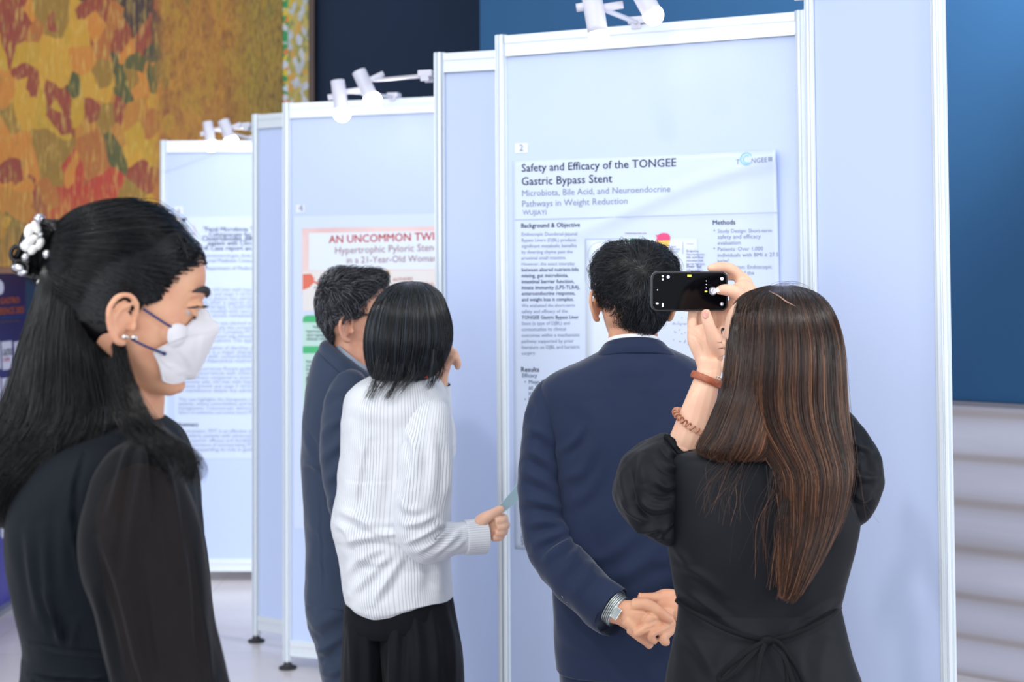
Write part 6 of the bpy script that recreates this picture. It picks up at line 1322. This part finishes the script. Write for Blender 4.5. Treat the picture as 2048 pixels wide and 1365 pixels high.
for sx in (1, -1):
    V, Fc, _ = tube([f0(sx*.017, .0855, .1195), f0(sx*.030, .0895, .1245), f0(sx*.044, .0795, .1215), f0(sx*.052, .0705, .119)], [.0010, .0018, .0016, .0006], 8); g.add(V, Fc)
    for i in range(7):
        x = sx*(.024+.0035*i); V, Fc, _ = tube([f0(x, .0890-.0012*i, .124), f0(x+sx*.002, .095-.0012*i, .1235), f0(x+sx*.004, .099-.0013*i, .1265)], [.0008, .0006, .0003], 5); g.add(V, Fc)
g.obj('eyelashes', M['brow'], wm)
# mask: folded boat shape, upper flap, middle, chin flap, mirrored on the face's mid plane
M['mask'] = mat('mask_fleece', (214, 212, 218), .8, 0, .2, bump=(700, .3, .0006))
M['navy_cord'] = mat('navy_cord', (34, 46, 98), .6)
def face_pt(u, v, x):   # the point seen at (u,v) lying x metres from the face's mid plane
    d = ray(u, v); t = ((f0.o-CAMP)@f0.r+x)/(d@f0.r); return CAMP+d*t
def patch(rows):       # grid of (u,v,x)
    return np.array([[face_pt(*q) for q in r] for r in rows])
MK = [[(398, 616, .002), (393, 618, .010), (385, 630, .024), (374, 648, .038), (362, 655, .048), (346, 652, .058), (337, 660, .063)],
      [(420, 636, .002), (413, 640, .010), (400, 650, .024), (384, 660, .036), (366, 668, .046), (348, 672, .056), (335, 675, .062)],
      [(438, 655, .002), (428, 659, .011), (410, 664, .024), (390, 669, .036), (370, 676, .047), (350, 682, .057), (335, 688, .064)],
      [(428, 680, .002), (418, 684, .014), (400, 690, .029), (380, 695, .041), (360, 697, .050), (336, 698, .060), (318, 697, .067)],
      [(414, 710, .002), (405, 712, .015), (388, 715, .029), (368, 716, .041), (348, 714, .050), (326, 710, .060), (307, 707, .068)],
      [(402, 735, .002), (393, 737, .013), (376, 737, .026), (358, 734, .038), (340, 729, .048), (324, 723, .056), (312, 718, .062)],
      [(390, 756, .002), (380, 756, .010), (366, 757, .021), (352, 757, .032), (340, 752, .041), (328, 744, .048), (319, 736, .054)],
      [(376, 757, .002), (366, 758, .008), (354, 760, .017), (344, 761, .026), (336, 762, .034), (330, 763, .040), (325, 764, .046)]]
A = patch(MK); nr_, nc_ = len(MK), len(MK[0])
up = np.array([cr(A[:, j], 36) for j in range(nc_)]); up = np.array([cr(up[:, i], 30) for i in range(36)])   # 36 x 30 x 3
up = push_out(up, bv0, .004); du = np.gradient(up, axis=1); dv = np.gradient(up, axis=0); nn = np.cross(du, dv); nn /= np.maximum(np.linalg.norm(nn, axis=2), 1e-9)[..., None]
nn = np.where((np.sum(nn*f0.r, 2) < 0)[..., None], -nn, nn)
g = Geo()
def mirror(P): d = ((P-f0.o)@f0.r)[..., None]; return P-2*d*f0.r
for P, flip in ((up, 0), (push_out(mirror(up), bv0, .004), 1)):
    n_ = nn-2*(nn@f0.r)[..., None]*f0.r if flip else nn
    Q = np.concatenate([(P+n_*.0012).reshape(-1, 3), (P-n_*.0008).reshape(-1, 3)]); Fc = grid_faces(36, 30, False); k_ = 36*30
    Fc = Fc+[tuple(k_+i for i in f[::-1]) for f in Fc]
    rim = list(range(30))+[i*30+29 for i in range(1, 36)]+[35*30+i for i in range(28, -1, -1)]+[i*30 for i in range(34, 0, -1)]
    Fc += [(rim[i], rim[(i+1) % len(rim)], k_+rim[(i+1) % len(rim)], k_+rim[i]) for i in range(len(rim))]
    g.add(Q, Fc if not flip else [f[::-1] for f in Fc])
mk = g.obj('face_mask', M['mask'], wm, label='white folded face mask')
fold(mk.data, [([(338, 686), (360, 676), (400, 665), (436, 656)], 2.4, .0022), ([(318, 716), (345, 738), (388, 755)], 2.2, .002), ([(350, 690), (375, 720), (388, 748)], 4, .0014), ([(405, 668), (402, 700), (396, 735)], 5, .0016), ([(372, 665), (385, 655), (396, 640)], 4, .0012)])
g = Geo()
for pts in ([(286, 618, .074), (310, 634, .072), (335, 650, .068), (358, 664, .056)], [(262, 678, .078), (285, 690, .076), (306, 699, .074), (327, 707, .066)]):
    V, Fc, _ = tube(push_out(cr([face_pt(*q) for q in pts], 14), bv0, .0028), .0017, 8); g.add(V, Fc); V, Fc, _ = tube([face_pt(*pts[-1]), face_pt(pts[-1][0]+4, pts[-1][1]+2.5, pts[-1][2]-.001)], .0026, 8, n=3); g.add(V, Fc)
g.obj('ear_loop', M['navy_cord'], mk, label='navy blue ear loops')
g = Geo(); 
for (u, v) in ((250, 674), (268, 675)): 
    V, Fc, _ = sphere(push_out(face_pt(u, v, .088), bv0, .002), .0036, 14, 10, (1.4, 1, .8)); g.add(V, Fc)
V, Fc, _ = tube(push_out([face_pt(264, 671, .085), face_pt(270, 676, .085), face_pt(273, 680, .084)], bv0, .002), .0016, 8); g.add(V, Fc)
g.obj('earring', mat('silver', (220, 220, 220), .15, .95), wm)
# hair: swept back to the clip, falling down the back, ends curling
M['hair_long'] = hair_mat('long_black_hair', (4, 4, 6), (9, 10, 14), (32, 35, 42), .30, .4)
HA = [(406, 222, 268, 2.0, .03, .03), (412, 192, 300, 1.995, .06, .07), (426, 162, 334, 1.99, .085, .095), (450, 138, 362, 1.985, .10, .108), (478, 124, 381, 1.98, .105, .113), (500, 118, 385, 1.98, .105, .113), (522, 114, 366, 1.98, .10, .113), (545, 112, 346, 1.98, .095, .112), (568, 110, 326, 1.98, .09, .110), (588, 108, 312, 1.98, .085, .107), (606, 106, 305, 1.98, .08, .103), (622, 105, 296, 1.98, .08, .098), (634, 103, 286, 1.98, .08, .098), (642, 101, 226, 1.98, .08, .098), (680, 92, 226, 1.98, .08, .096)]
hA = Hull([list(prow(*r)) for r in HA], 80, 80)
HB = [(500, 108, 190, 1.99, .06, .06), (545, 100, 224, 1.985, .08, .095), (600, 90, 232, 1.98, .09, .104), (650, 76, 236, 1.98, .095, .108), (700, 62, 246, 1.98, .10, .110), (760, 47, 262, 1.98, .11, .118), (815, 28, 276, 1.98, .12, .125), (855, 8, 262, 1.98, .125, .13), (895, -4, 205, 1.98, .13, .135), (935, -8, 150, 1.975, .125, .13), (975, -4, 112, 1.97, .11, .115), (1005, 8, 84, 1.965, .09, .09), (1026, 24, 66, 1.96, .06, .06), (1036, 38, 56, 1.955, .02, .02)]
hB = Hull([list(prow(*r)) for r in HB], 90, 76)
def sweep(n, seed, k=22, lift=.003):   # from the hairline back to the clip
    R = np.random.default_rng(seed); s = np.linspace(0, 1, k)[None]
    tr_ = R.uniform(.02, .80, n); p0 = np.radians(R.uniform(300, 360, n)); t1 = .36+.10*(tr_-.3)+R.normal(0, .02, n); p1 = np.radians(R.uniform(178, 196, n))
    bow = R.normal(.02, .02, n); p = p0[:, None]*(1-s)+p1[:, None]*s; t = tr_[:, None]*(1-s**1.2)+t1[:, None]*s**1.2 - np.sin(s*math.pi)*(.06*(1-tr_)[:, None]-.02+bow[:, None]*.3)
    t = np.clip(t, .005, 1); return hA.S(p, t)+hA.normal(p, t)*(R.uniform(.0005, lift, n)[:, None, None])+R.normal(0, .0008, (n, 1, 3))
def sweep2(n, seed, k=18):
    R = np.random.default_rng(seed); s = np.linspace(0, 1, k)[None]; p0 = np.radians(R.uniform(268, 359, n)); tr_ = R.uniform(.30, .86, n)
    p = p0[:, None]-np.radians(R.uniform(35, 80, n))[:, None]*s; t = np.clip(tr_[:, None]-(tr_-.42)[:, None]*.42*s-.05*np.sin(s*3)*(1-tr_)[:, None], .01, 1)
    return hA.S(p, t)+R.normal(0, .0006, (n, 1, 3))
A3 = sweep2(3600, 77); A3 = push_out(A3, bvh_head, .005)+hA.normal(np.full(A3.shape[:2], 4.9), np.full(A3.shape[:2], .5))*np.random.default_rng(3).uniform(0, .002, (len(A3), 1, 1))
A1 = push_out(sweep(5600, 71), bvh_head, .0045); A2 = sweep(800, 72, lift=.007); shA = shrink(hA, .003); shA = (push_out(shA[0], bvh_head, .0035), shA[1])
B1 = flow(hB, 5200, (120, 385), (.0, .12), (.78, 1.0), 26, .006, 70, .12, 73, .003); B2 = flow(hB, 1400, (140, 385), (.05, .4), (.6, .9), 22, .009, 40, .2, 74, .006)
cu = [wisp(p, n, sp, 24, sd) for p, n, sp, sd in (
    ([(232, 690, 1.878), (250, 765, 1.862), (276, 825, 1.84), (312, 868, 1.81), (350, 900, 1.785), (378, 925, 1.775), (370, 955, 1.775)], 200, .0036, 81), ([(238, 690, 1.878), (258, 770, 1.858), (292, 838, 1.82), (335, 880, 1.785), (374, 910, 1.772), (386, 938, 1.77), (378, 962, 1.775)], 90, .0034, 82),
    ([(225, 720, 1.87), (242, 790, 1.85), (262, 845, 1.83), (290, 880, 1.80), (320, 905, 1.785), (340, 930, 1.78)], 200, .0045, 83),
    ([(60, 860, 1.86), (20, 920, 1.86), (6, 975, 1.865), (24, 1015, 1.87), (52, 1030, 1.87), (62, 1010, 1.87), (50, 996, 1.87)], 160, .0045, 84), ([(110, 870, 1.845), (90, 930, 1.845), (66, 985, 1.85), (50, 1018, 1.86), (36, 1034, 1.865), (26, 1020, 1.87)], 160, .0045, 85), ([(40, 840, 1.86), (6, 890, 1.865), (-8, 940, 1.87), (0, 990, 1.87), (30, 1020, 1.87)], 140, .005, 86),
    ([(352, 470, 1.90), (366, 500, 1.905), (364, 530, 1.905), (345, 556, 1.90), (318, 566, 1.895)], 16, .002, 87), ([(368, 478, 1.915), (384, 500, 1.925), (383, 530, 1.925), (374, 552, 1.92)], 12, .0018, 88), ([(312, 570, 1.885), (300, 600, 1.888), (289, 640, 1.892)], 26, .0040, 89), ([(230, 418, 1.96), (300, 404, 1.97), (350, 430, 1.97), (390, 478, 1.965)], 8, .002, 90), ([(375, 470, 1.96), (392, 484, 1.955), (404, 500, 1.95)], 10, .002, 91))]
R5 = np.random.default_rng(55); bl = []; hl = cr([(386, 498), (374, 514), (352, 538), (332, 560), (316, 584), (308, 600)], 90)
for i in range(520):
    q = hl[R5.integers(0, 90)]+R5.normal(0, 3.5, 2)+[2, 0]; l = R5.uniform(14, 34); a_ = R5.normal(.25, .25)
    bl.append(cr([face_pt(q[0]-l*t_*math.cos(a_), q[1]+l*t_*math.sin(a_)-3*math.sin(t_*3), .075-.0006*(q[0]-300)*.55) for t_ in (0, .5, 1)], 6))
bl = push_out(np.array(bl), bvh_head, .0042)
hairm = hair_obj('hair', M['hair_long'], wm, [trunc(shA, hA.ns, .98), trunc(shrink(hB, .005), hB.ns, .90)], [(A1, .0006, tone_by(A1, 71, 70)), (A2, .0005), (A3, .0006, tone_by(A3, 75, 70)), (B1, .00065, tone_by(B1, 73, 60)), (B2, .00055, tone_by(B2, 74, 60)), (bl, .00045)]+[(c, .0005, tone(len(c), .45, .25, 5)) for c in cu], .15)
# bun and claw clip
h7 = Hull([prow(440, 92, 118, 1.985, .02, .02), prow(448, 76, 134, 1.985, .04, .04), prow(470, 62, 150, 1.985, .055, .055), prow(500, 58, 156, 1.985, .058, .06), prow(530, 66, 152, 1.985, .052, .054), prow(555, 84, 144, 1.985, .04, .04), prow(566, 104, 132, 1.985, .02, .02)], 40, 40)
Bn = flow(h7, 1500, (100, 400), (.0, .3), (.7, 1.0), 14, .006, 30, .5, 75, .003)
hair_obj('hair_bun', M['hair_long'], wm, [shrink(h7, .003)], [(Bn, .0006)], .2)
M['clip_white'] = mat('pearl_enamel', (228, 226, 224), .18, .1, .7, coat=.6); M['clip_dark'] = mat('dark_clip_metal', (34, 32, 34), .22, .6); M['clip_silver'] = mat('clip_silver', (190, 190, 196), .12, .95)
Yk = 1.918
clip = None
g = Geo()
for pts in ([(76, 452, Yk), (58, 470, Yk-.005), (40, 500, Yk), (30, 530, Yk+.01), (46, 545, Yk+.01), (72, 552, Yk)], [(80, 446, Yk+.01), (104, 452, Yk-.01), (122, 470, Yk-.012)], [(72, 552, Yk), (98, 566, Yk-.004), (122, 564, Yk-.006)]): Tpx(g, pts, .0042, 12)
for c_, r_, (a_, b_) in (((37, 508), 15, (1, 1.05)), ((42, 535), 13, (1.15, .9))):
    V, Fc, _ = tube([W(c_[0]+r_*a_*math.cos(q), c_[1]+r_*b_*math.sin(q), Yk) for q in np.linspace(0, 2*math.pi, 26)], .0032, 10, n=60, cap=False); g.add(V, Fc)
clip = g.obj('hair_clip', M['clip_dark'], wm, label='dark claw clip with white and silver flowers')
def petal(u, v, a, l, w, m, Y=Yk-.008, nm='petal'):
    a = math.radians(a); ax = np.array([math.cos(a), -.15, -math.sin(a)]); sd = np.array([math.sin(a), 0, math.cos(a)]); nn_ = np.cross(ax, sd); k_ = Y/F
    V, Fc, _ = sphere((0, 0, 0), 1, 18, 12); V = np.outer(V[:, 0]*l*k_, unit(ax))+np.outer(V[:, 1]*w*k_*(1), sd)+np.outer(V[:, 2]*.0042, unit(nn_))+W(u, v, Y); g = Geo(); g.add(V, Fc); g.obj(nm, m, clip)
for q in ((58, 463, 100, 16, 10), (72, 455, 60, 15, 9), (66, 478, -20, 13, 8)): petal(*q, M['clip_white'])
for q in ((54, 494, 200, 14, 10), (80, 488, -60, 14, 8), (66, 500, 130, 12, 8), (58, 484, 160, 13, 9)): petal(*q, M['clip_white'], Yk-.012)
for q in ((36, 536, 10, 14, 8), (46, 546, -10, 12, 6), (54, 518, 60, 9, 6)): petal(*q, M['clip_silver'], Yk-.004)
petal(83, 560, -35, 12, 4, M['clip_white'], Yk-.012); petal(101, 565, -10, 6, 4, M['clip_silver'], Yk-.012)
for (u, v, r_) in ((79, 438, .0075), (95, 509, .0065), (52, 515, .006), (82, 470, .004)):
    g = Geo(); Bpx(g, (u, v, Yk-.016 if u > 60 else Yk-.012), r_); g.obj('bead', M['clip_silver'], clip)
